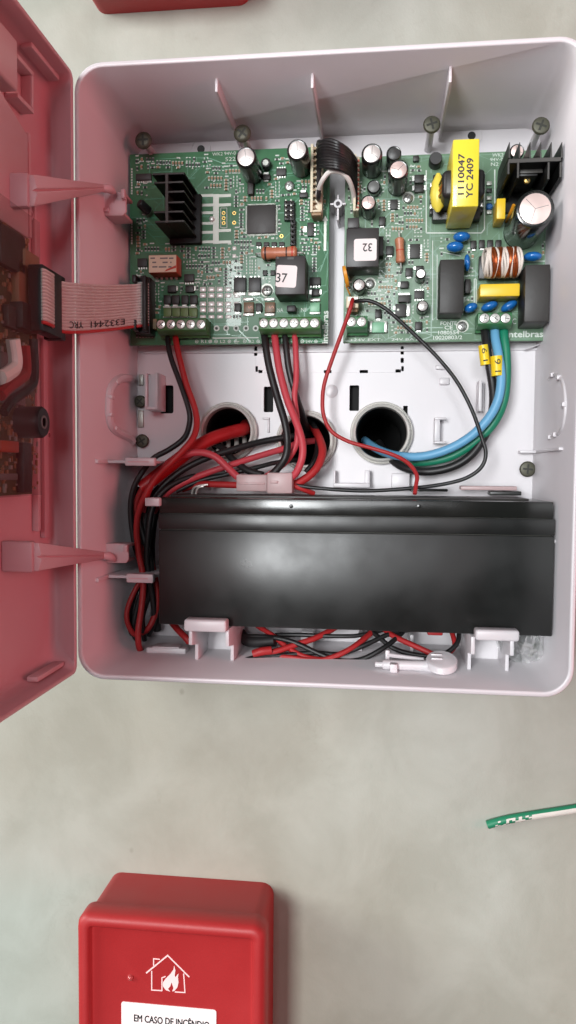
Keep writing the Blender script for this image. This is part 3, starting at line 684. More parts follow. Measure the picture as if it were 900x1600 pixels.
x, z = P(434, 403, HP+15); MB().lathe(x, z, [(.55, HP+14.9), (.55, HP+15.06)], 12).build('vent_slot', 'ic_black', o)
# small relay with printed top
h = HP+9; x0, x1, z0, z1 = rect(232, 398, 276, 426, h)
o = MB().box(x0, x1, z0, z1, HP+.3, h-.15).build('signal_relay', 'relay_orange', mb, bevel=.3)
MB().box(x0+.2, x1-.25, z0+.2, z1-.2, h-.2, h).build('printed_top', 'jst', o)
for ly, xs_ in ((403.5, ((235, 242), (250, 262), (264, 271))), (410, ((238, 244), (254, 262), (266, 268))), (417, ((238, 246), (248, 260), (263, 268)))):
    for xa_, xb_ in xs_: r_ = rect(xa_, ly-1.1, xb_, ly+1.1, h); MB().box(*r_, h-.02, h+.03).build('faded_print', 'cap_grey', o)
b = MB(); q = [P(*v, h) for v in ((257, 424.5), (260, 421), (275, 414.5), (275, 418.5))]; b.add([(a, c, h+.04) for a, c in q], [(0, 1, 2, 3)]).build('orange_mark', 'band_red', o)
for k in range(5):
    x, z = P(244.5+7.6*k, 434.5, HP+.6); MB().lathe(x, z, [(.75, HP), (.6, HP+.6), (.25, HP+1)], 10).build('pin', 'solder', o, smooth=True)
occ(228, 396, 284, 442)
# tilted black two-lead part near the edge
A = Vector(P3(219, 318, HP+7)); B = Vector(P3(232, 330, HP+3)); MB().frame_lathe(A, B-A, [(1.6, -.6), (2.1, 0), (2.1, (B-A).length), (1.6, (B-A).length+.4)], 14).build('crystal', 'black_plastic', mb, smooth=True); occ(210, 310, 240, 338)
chip(mb, 222, 410, 15, 13, 1.5, 'd', 4); chip(mb, 295, 434, 15, 12, 1.6, 'd', 4)
for px, py, wp, hp, tab in ((268, 451, 13, 11, 'r'), (296, 451, 13, 11, 'r'), (261, 468, 11.5, 14, 'd'), (274, 468, 11.5, 14, 'd'), (288.5, 468, 11, 14, 'd'), (302, 468, 11.5, 14, 'd')): diode(mb, px, py, wp, hp, tab)
for px in (261.5, 275, 288, 301.5):
    o = chip(mb, px, 488, 12, 13, 1.6, m='olive_chip', name='varistor_chip'); x0, x1, z0, z1 = rect(px-6, 481, px+6, 495, HP); MB().box(x0, x1, z1-.1, z1+.5, HP+.02, HP+1).box(x0, x1, z0-.4, z0+.1, HP+.02, HP+1).build('solder_tab', 'tinpad', o)
for q in ((374.5, 444, 18.5, 22), (397.5, 444, 18.5, 22)):
    o = chip(mb, *q, 2.2, 'u', 3, name='power_transistor', m='relay_black'); x0, x1, z0, z1 = rect(q[0]-9.5, 456, q[0]+9.5, 462, HP); MB().box(x0, x1, z0, z1, HP+.02, HP+.6).build('metal_tab', 'solder', o, bevel=.1)
for px in (371, 404): diode(mb, px, 480, 10, 13, 'd')
for px in (388.5, 421.5):
    o = chip(mb, px, 480, 15.5, 16, 2, m='fuse_brown', name='fuse'); x0, x1, z0, z1 = rect(px-8, 466, px+8, 470.5, HP); y0, y1, w0, w1 = rect(px-8, 490, px+8, 494, HP)
    MB().box(x0, x1, z0, z1, HP+.02, HP+1.4).box(y0, y1, w0, w1, HP+.02, HP+1.2).build('solder_tab', 'solder', o, bevel=.15)
    textp('S', px+2.5, 480, HP+2.04, 4, 7, 90, 'resistor', o); occ(px-9, 464, px+9, 496)
chip(mb, 492, 439, 17, 12, 1.6, 'd', 4); diode(mb, 493, 456.5, 12, 11, 'lr')
o = chip(mb, 492, 480, 15, 14, 2, m='fuse_green', name='fuse'); x0, x1, z0, z1 = rect(484.5, 467, 500.5, 471.5, HP); y0, y1, w0, w1 = rect(484.5, 487.5, 500.5, 491.5, HP)
MB().box(x0, x1, z0, z1, HP+.02, HP+1.2).box(y0, y1, w0, w1, HP+.02, HP+1.2).build('solder_tab', 'solder', o, bevel=.15); occ(482, 464, 504, 494)
for px in (414, 426): chip(mb, px, 426, 7, 8, 1.1, name='transistor')
# shiny empty pad field
pads(mb, [(317+13.3*i, y) for i in range(5) for y in (452, 461.5, 475, 484)], 7.5, 9.5)
pads(mb, [(317+13.3*i, 495) for i in range(4)], 5, 9); 
silk_lines(mb, [(324+13.3*i, 447, 324+13.3*i, 490) for i in range(4)], .2)
# bare comb-shaped cooling pad
cb = [(333, 303.5, 342, 381)]+[(313, y, 333, y+4.2) for y in (303.5, 318.5, 330.5, 347, 361, 376)]+[(342, y, 361, y+4.5) for y in (303.5, 318, 358, 376)]
for q in cb: x0, x1, z0, z1 = rect(*q, HP); MB().box(x0, x1, z0, z1, HP+.02, HP+.14).build('cooling_pad', 'tinpad', mb)
occ(310, 300, 364, 384); x, z = P(330.5, 341.5, HP+1); MB().lathe(x, z, [(1.3, HP+.1), (1.2, HP+.7), (.5, HP+1.1)], 14).build('solder_dome', 'solder', mb, smooth=True)
for py in (333, 341, 348.5): ringpad(mb, 349.5, py, 3, 'gold')
silk_rect(mb, 345, 325, 354.5, 356, .25)
for q in ((366, 333), (366, 348), (440, 369)): ringpad(mb, *q, 3, 'gold')
for px in (338.5, 353.5, 369, 384.5, 399.5): ringpad(mb, px, 513, 4.6, 'silk')
occ(330, 500, 406, 538)
x, z = P(371, 388, HP); pads(mb, [(366, 388), (366, 400), (338, 421)], 6, 6)
screw(452, 289.5, 8, HP, mb, 'steel', 'mount_screw', 1.6, 30, 'cap_grey'); screw(417, 453.5, 8.5, HP, mb, 'steel', 'mount_screw', 1.6, 0); occ(442, 280, 462, 300); occ(406, 444, 428, 464)
x, z = P(417, 453.5, HP); MB().lathe(x, z, [(3.0, HP+.02), (3.0, HP+.1)], 20).build('ground_pad', 'tinpad', mb)
terminal(mb, 245, 321.5, 497, 515.5, (251.5, 267, 282.5, 298, 314), 'term_green'); terminal(mb, 404.5, 500, 495, 513.5, (412, 427.5, 443.5, 459.5, 475.5, 491.5), 'term_green')
o = chip(mb, 240, 506, 8, 16, 4, m='jst_dark', name='corner_post')
# jumper NA / NF
o = chip(mb, 455, 482, 14, 10, 5, m='idc_black', name='jumper_cap', bevel=.4); textp('NA', 438, 484.5, HP+.05, 9, 5.5, 0, 'silk', mb); textp('NF', 475, 484, HP+.05, 9, 5.5, 0, 'silk', mb); occ(432, 474, 482, 492)
# silk screen writing
textp('intelbras', 508, 511, HP+.06, 49, 9, 90, 'silk', mb, bold=.12)
textp('WK2 94V-0', 350, 239.5+.5, HP+.06, 37, 5, 1, 'silk', mb); textp('522', 360, 248.5, HP+.06, 16, 6, 1, 'silk', mb)
for px, s_ in ((318, 'R1'), (348, 'L2'), (393, 'R2'), (483, '24V')):
    textp(s_, px, 533.5, HP+.06, 8 if len(s_) < 3 else 11, 4.6, 0, 'silk', mb)
    for d in (-1, 1):
        x, z = P(px+d*10.5, 533.5, HP); r = .8; b = MB(); n = 14
        b.loops([[(x+q*math.cos(2*PI*k/n), z+q*math.sin(2*PI*k/n), HP+.06) for k in range(n)] for q in (r, r*.72)], False, False)
        b.box(x-.45, x+.45, z-.1, z+.1, HP+.03, HP+.07)
        if d > 0: b.box(x-.1, x+.1, z-.45, z+.45, HP+.03, HP+.075)
        b.build('polarity_mark', 'silk', mb)
silk_lines(mb, [(365, 533.5, 374, 533.5), (366.5, 536, 372.5, 536), (369.5, 528.5, 369.5, 533)], .25)
silk_lines(mb, [(332, 528.3, 404, 527.6)], .5)
x0, x1, z0, z1 = rect(506, 345, 510, 392, HP); tip = P(508, 337, HP)
b = MB().box(x0, x1, z0, z1, HP+.02, HP+.08); b.add([(x0-.7, z1, HP+.08), (x1+.7, z1, HP+.08), (tip[0], tip[1], HP+.08)], [(0, 1, 2)]); b.build('direction_arrow', 'tinpad', mb)
silk_lines(mb, [(206, 263+4.2*k, 206, 266+4.2*k) for k in range(10)]+[(206, 345+4.2*k, 206, 348+4.2*k) for k in range(9)], .7)
occ(200, 236, 210, 420); occ(330, 234, 372, 254); occ(502, 330, 516, 540)

# ---------------- power board
cap(pb, 581, 240, 16, 17); cap(pb, 615.5, 239.5, 11.5, 12, 'cap_black', False, False); cap(pb, 622.5, 265, 15.5, 20, 'cap_topr')
cap(pb, 584, 291.5, 10.5, 5, 'cap_grey', False, False); cap(pb, 575.5, 316.5, 12, 13, 'cap_topr')
cap(pb, 561, 445, 10, 9, stripe=False); cap(pb, 657.5, 427.5, 8, 9, stripe=False); cap(pb, 660.5, 478, 9, 8, stripe=False)
o = cap(pb, 836.5, 326, 28.5, 31, 'cap_topr', True, False)
h = HP+31.05; x, z = P(836.5, 326, h); b = MB(); vs = []; fs = []
cap(pb, 808, 236, 11, 12, 'cap_topr')
relay(pb, 541, 356, 592, 417, 15, (553, 373, 588.5, 407.5), '32', 180, 0, (574, 386.5, 14, 12))
MB().box(*rect(543, 340, 561, 356, HP+12), HP, HP+12).build('connector_block', 'relay_black', pb, bevel=.3); occ(540, 336, 566, 360)
resistor(pb, (624, 372), (626, 411), 7.2, 3.2, ((.3, 'resistor'), (.5, 'band_red'), (.7, 'resistor'))); occ(614, 364, 636, 420)
b = chip(pb, 595.5, 384, 7, 30, 5, name='diode', m='ic_black')
# orange disc seen edge-on, overhanging the board's left edge
A = Vector(P3(540, 433, HP+9)); MB().frame_lathe(A-Vector((.8, 0, 0)), (1, .22, 0), [(2.5, 0), (4.9, .25), (4.9, 1.6), (2.5, 1.9)], 20, sq=.75).build('disc_varistor', 'orange', pb, smooth=True)
MB().tube([tuple(A+Vector((.2, -3.5, -1))), tuple(A+Vector((1.6, -6, -5))), tuple(A+Vector((1.8, -6, -9)))], .4, 6).build('lead', 'orange', pb)
for px, py, wp, hp, tab in ((609, 391, 12, 14, 'd'), (639, 425, 11, 13, 'd'), (632, 444.5, 13, 11, 'l'), (591, 490, 10, 14, 'd'), (654, 509, 11, 13, 'd'), (597, 345, 10, 14, 'd'), (655, 279, 15, 13, 'lr'), (655, 294, 15, 12, 'lr'), (656, 419, 12, 8, 'l'), (650, 247, 9, 9, '')): diode(pb, px, py, wp, hp, tab)
chip(pb, 648.5, 392, 16, 22, 1.4, 'lr', 8); chip(pb, 615.5, 319, 12, 15, 1.4, 'lr', 4); chip(pb, 655, 460, 15, 12, 1.5, 'ud', 4)
o = chip(pb, 631.5, 466, 18, 11, 3.2, m='ic_black', name='power_diode'); x0, x1, z0, z1 = rect(622.5, 458, 640.5, 461, HP+3); MB().box(x0, x1, z0, z1, HP+.1, HP+3.3).build('metal_tab', 'solder', o)  # silver strip on top stands in for the part's highlight
o = chip(pb, 626, 484.5, 17, 20, 2.2, 'l', 2, name='power_transistor'); x0, x1, z0, z1 = rect(635.5, 475, 641, 494, HP); MB().box(x0, x1, z0, z1, HP+.02, HP+.7).build('metal_tab', 'solder', o, bevel=.1)
MB().lathe(*P(622, 484, HP+2.2), [(.5, HP+2.1), (.5, HP+2.26)], 12).build('index_dot', 'tinpad', o)
# two-pin battery plug
h = HP+8; o = MB().box(*rect(541, 463, 560, 481, h), HP+.1, h).build('battery_connector', 'jst', pb, bevel=.4); x0, x1, z0, z1 = rect(541, 463, 560, 481, h); MB().box(x0+.4, x1-.4, z0-1.4, z0+.01, HP+.1, h-2).build('connector_lip', 'jst_dark', o, bevel=.3)
for px in (547, 556): x, z = P(px, 467, h); MB().box(x-.9, x+.9, z-.9, z+.9, h-.1, h+.05).build('contact_hole', 'tinpad', o)
occ(538, 458, 564, 494)
terminal(pb, 541.5, 574, 493.5, 511, (549, 565), 'term_green2'); terminal(pb, 747, 800, 488, 505.5, (757, 773.5, 790), 'term_green2', 11)
o = chip(pb, 591, 511.5, 20, 16, 2.2, m='fuse_green', name='fuse')
for xa, xb in ((577, 582), (600, 605)): x0, x1, z0, z1 = rect(xa, 503, xb, 520.5, HP); MB().box(x0, x1, z0, z1, HP+.02, HP+2.1).build('solder_tab', 'solder', o, bevel=.2)
occ(574, 500, 608, 524)
for px, py in ((638, 309), (578, 443), (722.5, 509.5)):
    x, z = P(px, py, HP); MB().lathe(x, z, [(2.7, HP+.02), (2.7, HP+.09)], 20).build('ground_pad', 'tinpad', pb); screw(px, py, 7.5, HP, pb, 'steel', 'mount_screw', 1.5, 25, 'cap_grey'); occ(px-10, py-10, px+10, py+10)
# black film capacitor blocks
for q, hh in (((687, 405, 725, 489.5), 13), ((820, 413, 859, 503), 16)):
    x0, x1, z0, z1 = rect(*q, HP+hh); MB().box(x0, x1, z0, z1, HP+.3, HP+hh).build('film_capacitor', 'film_black', pb, bevel=.5); occ(q[0]-8, q[1]-3, q[2]+3, q[3]+10)
diode(pb, 731, 447, 9, 22, '', 'smd_dark', 4)
# blue disc capacitors (lens-shaped, on two leads)
def disc(px, py, ap, bp, hh, tilt=0):
    h = HP+hh; x, z = P(px, py, h); a = mm(ap, h)/2; t = mm(bp, h)/2; tl = math.radians(tilt)
    # stands on edge: wide along the tilt direction and along h, thin across
    u = Vector((math.cos(tl), math.sin(tl), 0)); nn = Vector((-math.sin(tl), math.cos(tl), 0)); hv = Vector((0, 0, 1))
    rg = []
    for k in range(9):
        s_ = -1+2*k/8; rr = max(.12, math.sqrt(max(0, 1-s_*s_)))
        rg.append([tuple(Vector((x, z, h-a*.75))+nn*(t*s_)+u*(a*rr*math.cos(2*PI*i/20))+hv*(a*.85*rr*math.sin(2*PI*i/20))) for i in range(20)])
    o = MB().loops(rg).build('disc_capacitor', 'disc_blue', pb, smooth=True, angle=80)
    for s_ in (-1, 1):
        q = Vector((x, z, 0))+u*(a*.5*s_); MB().tube([(q.x, q.y, HP), (q.x, q.y, h-a*1.1)], .32, 6).build('lead', 'disc_blue', o)
    sx, sy = shift(px, py, h, HP); occ(sx-ap*.6, sy-bp*.8, sx+ap*.6, sy+bp*.8)
for q in ((722.5, 367, 26, 15, 8), (712, 383, 26, 16, 8), (731, 408, 26, 10, 7, 92), (834.5, 398, 27, 14, 9), (736.5, 479, 21, 14, 7, 25), (766, 476.5, 26, 14, 7, 22), (797, 476, 27, 14, 7, 30)): disc(*q)
# yellow box capacitors
h = HP+12; x0, x1, z0, z1 = rect(750, 443, 812.5, 463, h); MB().box(x0, x1, z0, z1, HP+.3, h).build('film_capacitor', 'film_yellow', pb, bevel=.5); occ(742, 438, 816, 474)
h = HP+12; x0, x1, z0, z1 = rect(776, 309.5, 790, 342, h); MB().box(x0, x1, z0, z1, HP+.3, h).build('film_capacitor', 'film_yellow', pb, bevel=.4); occ(768, 306, 792, 352)
MB().tube(smooth_path([P3(803, 320, HP+12), P3(797, 334, HP+8), P3(791, 346, HP+1)]), .7, 6).build('lead', 'orange', pb, smooth=True)
# common-mode choke: white bobbin, copper windings
hc = HP+9; A = Vector(P3(757, 411, hc)); B = Vector(P3(812, 409.5, hc)); d = B-A; ln = d.length; rr = mm(21, hc)
o = MB().frame_lathe(A, d, [(rr*.7, 0), (rr*.7, ln)], 24).build('common_mode_choke', 'bobbin', pb, smooth=True)
seg = [('w', 0), ('w', .05), ('w', .12), ('c', .19), ('c', .235), ('w', .29), ('c', .345), ('c', .39), ('w', .45), ('w', .51), ('w', .57), ('c', .63), ('c', .675), ('w', .73), ('c', .785), ('c', .83), ('w', .89), ('w', .95)]
for k, (m, t) in enumerate(seg):
    R_ = rr*(.98 if m == 'w' else .97)*(1+.03*random.uniform(-1, 1)); wd = .9
    c = A+d*(t+.02); pts = [tuple(c+Vector((.5*math.sin(a*2+k), R_*math.cos(a), R_*math.sin(a)))) for a in [2*PI*i/20 for i in range(21)]]
    MB().tube(pts, .55 if m == 'w' else .72, 7, False).build('winding', 'bobbin' if m == 'w' else 'copper', o, smooth=True)
x0, x1, z0, z1 = rect(748, 400, 815, 436, HP+2); MB().box(x0, x1, z0, z1, HP+.1, HP+3).build('choke_base', 'black_plastic', o, bevel=.4); occ(742, 386, 820, 440)
for k, px in enumerate((740, 753, 766, 779)): diode(pb, px, 381 if k else 382, 9, 13, 'd', hh=1.6)
# transformer: yellow taped ferrite over a black bobbin
ht_ = HP+30; x0, x1, z0, z1 = rect(707, 217, 748.5, 323, ht_)
tr = MB().box(x0, x1, z0, z1, HP+2, ht_).build('transformer', 'yellow_tape', pb, bevel=.5)
textp('1110047', 720.5, 272, ht_+.05, 60, 9, 90, 'ink_blue', tr, bold=.1); textp('YC 2409', 734, 278, ht_+.05, 58, 9.5, 90, 'ink_blue', tr, bold=.1)
bz0 = z0+4; bz1 = z1-5
MB().box(x0-3.4, x1+3.4, bz0+2, bz1-4, HP+5, ht_-6).build('bobbin', 'black_plastic', tr, bevel=2.2, seg=3)
MB().box(x0-6, x1+4, bz0-1, bz1+1, HP+.2, HP+5).build('bobbin_foot', 'black_plastic', tr, bevel=.5)
for k in range(6):
    zz = bz0+3+(bz1-bz0-6)*k/5
    for s_ in (-1, 1): MB().box(*( (x0-7.2, x0-5.6) if s_ < 0 else (x1+3.8, x1+5.2)), zz-.9, zz+.9, HP+.05, HP+4).build('bobbin_pin', 'solder' if k % 2 else 'black_plastic', tr, bevel=.2)
A = Vector((x0-4.4, (bz0+bz1)/2-1, HP+13)); MB().frame_lathe(A+Vector((0, -8, 0)), (0, 1, 0), [(.6, 0), (2.6, 2.5), (3.4, 7), (2.8, 12), (.8, 16)], 14).build('winding_tape', 'yellow_side', tr, smooth=True)
for k in range(7):
    zz = bz0+5+(bz1-bz0-12)*k/6; MB().tube([(x0-2.5-random.uniform(0, 1), zz, ht_-8), (x0-5, zz+random.uniform(-2, 2), HP+10), (x0-6.2, zz+random.uniform(-2, 2), HP+4)], .4, 6).build('winding_lead', 'copper' if k % 2 else 'cap_sleeve', tr)
occ(664, 240, 764, 368); silk_lines(pb, [(666, 266, 666, 364), (666, 364, 752, 364), (752, 364, 757, 358), (757, 358, 757, 270)], .5); silk_lines(pb, [(773, 265, 773, 318)], .5)
MB().lathe(*P(681, 247, HP+6), [(2.8, HP), (2.8, HP+5.6), (2.5, HP+6)], 14).build('transistor', 'black_plastic', pb, smooth=True)
for k, y in enumerate((286, 297, 309, 320, 331)): chip(pb, 764.5, y, 8, 6, 1.2, m='smd_dark' if k % 2 else 'tinpad', name='chip_capacitor')
MB().lathe(*P(765, 322, HP+2), [(1.4, HP), (1.4, HP+1.6), (1, HP+2)], 12).build('test_point', 'disc_blue', pb, smooth=True)
# finned black heatsink standing beside the big capacitor
hh_ = HP+30; x0, x1, z0, z1 = rect(794, 246.5, 877, 253.5, hh_)
hs = MB().box(x0, x1, z0, z1, HP+1, hh_).build('heatsink', 'hs_black', pb, bevel=.12)
MB().box(x0+.15, x1-.15, z0+.15, z1-.15, hh_-.2, hh_+.03).build('fin_edge', 'hs_edge', hs)
for px in (796, 812, 828.5, 845, 861.5, 878):
    fx0, fx1, fz0, fz1 = rect(px-1.6, 222, px+1.6, 246.5, hh_)
    f = MB().loops([[(fx0, fz0, h), (fx1, fz0, h), ((fx0+fx1)/2+.1, fz1, h), ((fx0+fx1)/2-.1, fz1, h)] for h in (HP+1, hh_-.05)]).build('fin', 'hs_black', hs)
    MB().loops([[(fx0+.1, fz0, h), (fx1-.1, fz0, h), ((fx0+fx1)/2+.06, fz1-.3, h), ((fx0+fx1)/2-.06, fz1-.3, h)] for h in (hh_-.2, hh_+.02)]).build('fin_edge', 'hs_edge', hs)
for px, y1 in ((794.5, 272), (809.5, 278), (857, 280), (876, 277)):
    fx0, fx1, fz0, fz1 = rect(px-1.8, 253.5, px+1.8, y1, hh_); f = MB().box(fx0, fx1, fz0, fz1, HP+1, hh_-.05).build('fin', 'hs_black', hs); MB().box(fx0+.15, fx1-.15, fz0+.1, fz1, hh_-.2, hh_+.02).build('fin_edge', 'hs_edge', hs)
x0, x1, z0, z1 = rect(812, 262, 842, 276, HP+24); MB().box(x0, x1, z0+1, z1+4, HP+3, HP+22).build('power_transistor', 'black_plastic', pb, bevel=.3)
x0, x1, z0, z1 = rect(812, 268, 848, 276, HP+23); MB().box(x0, x1, z1-.6, z1+1.6, HP+22.1, HP+23).build('clamp_plate', 'hs_edge', pb, bevel=.15)
MB().box(*rect(788, 296, 848, 330, HP+3), HP+.1, HP+2).build('heatsink_foot', 'hs_black', pb)
screw(824, 281, 5, HP+18, pb, 'gold', 'heatsink_screw', 1.2, 45)
occ(770, 225, 860, 372)
b = MB(); h = HP+31.04; x, z = P(836.5, 326, h); vs = []; fs = []; n = 8; r0, r1 = mm(24.2, h), mm(28, h)
for k in range(n+1):
    a = PI/2+.0+(k/n-.5)*1.0; vs += [(x+r0*math.cos(a), z+r0*math.sin(a), h-.02), (x+r1*math.cos(a)*.985, z+r1*math.sin(a)*.985, h-.9)]
for k in range(n): fs.append((2*k, 2*k+1, 2*k+3, 2*k+2))
b.add(vs, fs).build('sleeve_label', 'cap_topr', pb)
# writing
textp('intelbras', 820, 522, HP+.06, 53, 9, 0, 'silk', pb, bold=.12)
for s_, y, wd in (('FONTE', 505, 24), ('CE', 511.8, 12), ('1080554', 519.6, 31), ('10020803/2', 527.3, 43)): textp(s_, 701 if wd < 40 else 699.5, y, HP+.06, wd, 5.5, 0, 'silk', pb, bold=.05)
textp('WK2', 778, 242, HP+.06, 16, 5, 0, 'silk', pb); textp('94V-0', 776, 249, HP+.06, 19, 4.5, 0, 'silk', pb); textp('N2', 773, 256.5, HP+.06, 11, 5, 0, 'silk', pb)
textp('+24V EXT-    24V BAT', 600, 530.5, HP+.06, 105, 4, 0, 'silk', pb)
textp('C', 803.5, 502, HP+.06, 6, 8, 0, 'silk', pb)
silk_rect(pb, 812, 408, 855, 509, .4); silk_rect(pb, 741, 436, 744, 478, .4)
silk_lines(pb, [(676, 376, 676, 500), (683, 398, 683, 500), (692, 394, 720, 400)], .3)
occ(672, 498, 745, 536); occ(740, 512, 856, 536); occ(540, 524, 680, 536); occ(672, 370, 686, 500)

# ---------------- small parts, traces and vias on both boards
def free(x, y, m=2):
    for a, b_, c, d in OCC:
        if a-m < x < c+m and b_-m < y < d+m: return False
    return True
def small_parts(par, X0, Y0, X1, Y1, n, tmat, seed, dens=1.0):
    rnd = random.Random(seed); d = MB(); t = MB(); p = MB(); s_ = MB(); tr_ = MB(); v_ = MB()
    placed = []
    def ok(x, y, w_, h_):
        for qx in (x-w_, x, x+w_):
            for qy in (y-h_, y, y+h_):
                if not (X0+4 < qx < X1-4 and Y0+4 < qy < Y1-4) or not free(qx, qy, 1): return False
        for a, b_, c, e in placed:
            if abs(a-x) < c+w_+.2 and abs(b_-y) < e+h_+.3: return False
        return True
    tries = 0; cnt = 0
    while cnt < n and tries < 40000:
        tries += 1; k = rnd.choice((3, 4, 5, 6) if tries < 4000 else (1, 1, 2)); x = rnd.uniform(X0, X1); y = rnd.uniform(Y0, Y1); vert = rnd.random() < .55; tp = rnd.random()
        pitch = 4.8
        W_, H_ = ((pitch*k/2, 4) if vert else (4, pitch*k/2))
        if not ok(x, y, W_, H_): continue
        placed.append((x, y, W_, H_)); cnt += k
        for q in range(k):
            px = x+(q-(k-1)/2)*pitch if vert else x; py = y if vert else y+(q-(k-1)/2)*pitch
            a, b_ = P(px, py, HP); L_, w2 = .80, .44
            def bx(mbx, u0, u1, v0, v1, h0, h1):
                if vert: mbx.box(a+v0, a+v1, b_+u0, b_+u1, h0, h1)
                else: mbx.box(a+u0, a+u1, b_+v0, b_+v1, h0, h1)
            bx(p, -L_-.22, -L_+.25, -w2, w2, HP+.01, HP+.28); bx(p, L_-.25, L_+.22, -w2, w2, HP+.01, HP+.28)
            if tp < .78: bx(d if tp < .52 else t, -L_+.25, L_-.25, -w2, w2, HP+.02, HP+(.5 if tp < .52 else .8))
        if rnd.random() < .6:
            a, b_ = P(x, y-(9 if vert else pitch*k/2+4), HP); s_.box(a-rnd.uniform(.5, 1.4), a+1, b_-.28, b_+.28, HP+.01, HP+.05)
    for k in range(int(150*dens)):
        x = rnd.uniform(X0+5, X1-5); y = rnd.uniform(Y0+4, Y1-4); a, b_ = P(x, y, HP); tr_n = rnd.choice((2, 3)); wd = rnd.choice((.18, .22, .3, .5)); ang = rnd.choice((0, 1, 2, 3))*PI/2
        bx0, bx1, bz0_, bz1_ = rect(X0+2, Y0+3, X1-2, Y1-3, HP)
        for _ in range(tr_n):
            ln_ = rnd.uniform(3, 14); c_ = a+math.cos(ang)*ln_; e_ = b_+math.sin(ang)*ln_
            c_ = min(max(c_, bx0), bx1); e_ = min(max(e_, bz0_), bz1_); nx, nz = -math.sin(ang)*wd/2, math.cos(ang)*wd/2
            hz = HP+.004+.00006*k
            tr_.add([(a+nx, b_+nz, hz), (a-nx, b_-nz, hz), (c_-nx, e_-nz, hz), (c_+nx, e_+nz, hz)], [(0, 1, 2, 3)])
            a, b_ = c_, e_; ang += rnd.choice((-1, 1))*PI/4
    for k in range(int(130*dens)):
        x = rnd.uniform(X0+4, X1-4); y = rnd.uniform(Y0+4, Y1-4)
        if free(x, y, 1): a, b_ = P(x, y, HP); v_.lathe(a, b_, [(.42, HP+.01), (.36, HP+.1)], 8)
    for o in (d.build('chip_resistors', 'smd_dark', par), t.build('chip_capacitors', 'smd_tan', par), p.build('solder_joints', 'smd_pad', par), s_.build('reference_print', 'silk', par), tr_.build('copper_traces', tmat, par), v_.build('vias', 'tinpad', par)): stuff(o)
small_parts(mb, 203, 241, 514, 538, 620, 'trace', 3); small_parts(pb, 538, 241, 856, 534, 900, 'trace_glare', 5, 1.3)

# ================================================================== WIRE HARNESS BETWEEN THE BOARDS
hn = thing('board_link_harness', 'curved bundle of black wires and one white wire linking the two boards', 'wire harness', *P(528, 300, HP), HP)
hj = HP+9
for px0, px1, y0, y1, dirn in ((485, 503, 224, 331, 1), (552, 561, 240, 329, -1)):
    x0, x1, z0, z1 = rect(px0, y0, px1, y1, hj)
    o = MB().box(x0, x0+1.2, z0, z1, HP+.1, hj).box(x0+1.2, x1, z0, z0+1, HP+.1, hj).box(x0+1.2, x1, z0+1, z1, HP+.1, hj-3).build('plug_housing', 'jst', hn, bevel=.25)
    if dirn > 0: MB().box(x0+.6, x1-.2, z0-1.3, z0, HP+.1, hj-.6).build('housing_end', 'jst_dark', o, bevel=.3)
    n = 11
    for k in range(n):
        zz = z0+2+(z1-z0-4)*k/(n-1)
        if dirn > 0: MB().box(x0+1.2, x0+2.3, zz-.45, zz+.45, hj-3, hj-.3).build('housing_rib', 'jst_dark', o)
        else: MB().box(x0+1.3, x1+.02, zz-.5, zz+.5, hj-3, hj-2.4).build('housing_rib', 'relay_orange', o)
for k in range(11):
    t = k/10; m = 'wire_white' if k == 10 else 'wire_black'
    yl = 228+92*t; yr = 246+74*t
    hm = HP+27-4.5*t
    ym = 216+50*t; 
    if k == 10: pts = [P3(496, 308, hj-3), P3(497, 300, hj+2), P3(503, 283, hj+8), P3(513, 270, hj+10), P3(523, 267, hj+10.5), P3(536, 271, hj+10), P3(546, 283, hj+7), P3(552, 302, hj+1), P3(553, 316, hj-3)]
    else:
        pts = [P3(497, yl, hj-3), P3(498, yl-6, hj+3), P3(502-3*t, 222+46*t+.5*yl*0, hm-8), P3(512, 219+47*t, hm-2), P3(528, 224+43*t, hm), P3(543, 232+40*t+2, hm-4), P3(552, 245+44*t, hm-11), P3(556, yr+6, hj-3)]
    MB().tube(smooth_path(pts, 5), .95 if m == 'wire_black' else 1.05, 8).build('wire', m, hn, smooth=True)

# ================================================================== RIBBON CABLE
rbt = thing('ribbon_cable', 'grey ribbon cable with red edge joining door board to main board', 'ribbon cable', *P(160, 480, 50), 50)
path = [(227, 20, 478), (222, 25.5, 477), (212, 27, 478), (200, 32, 479), (175, 46, 481), (148, 62, 482), (124, 75, 482), (103, 82, 481), (88, 86, 478)]
hw = 9.6
cen = []
for px, h, py in path: x, z = P(px, py, h); cen.append(Vector((x, z, h)))
cen = smooth_path(cen, 6)
N = 16
def rib(i, s_): return cen[i]+Vector((0, s_, 0))
for k in range(N):
    s_ = hw-(k+.5)*2*hw/N; pts = [rib(i, s_) for i in range(len(cen))]
    MB().tube(pts, .64, 6).build('strand', 'ribbon_red' if k == N-1 else 'ribbon', rbt, smooth=True)
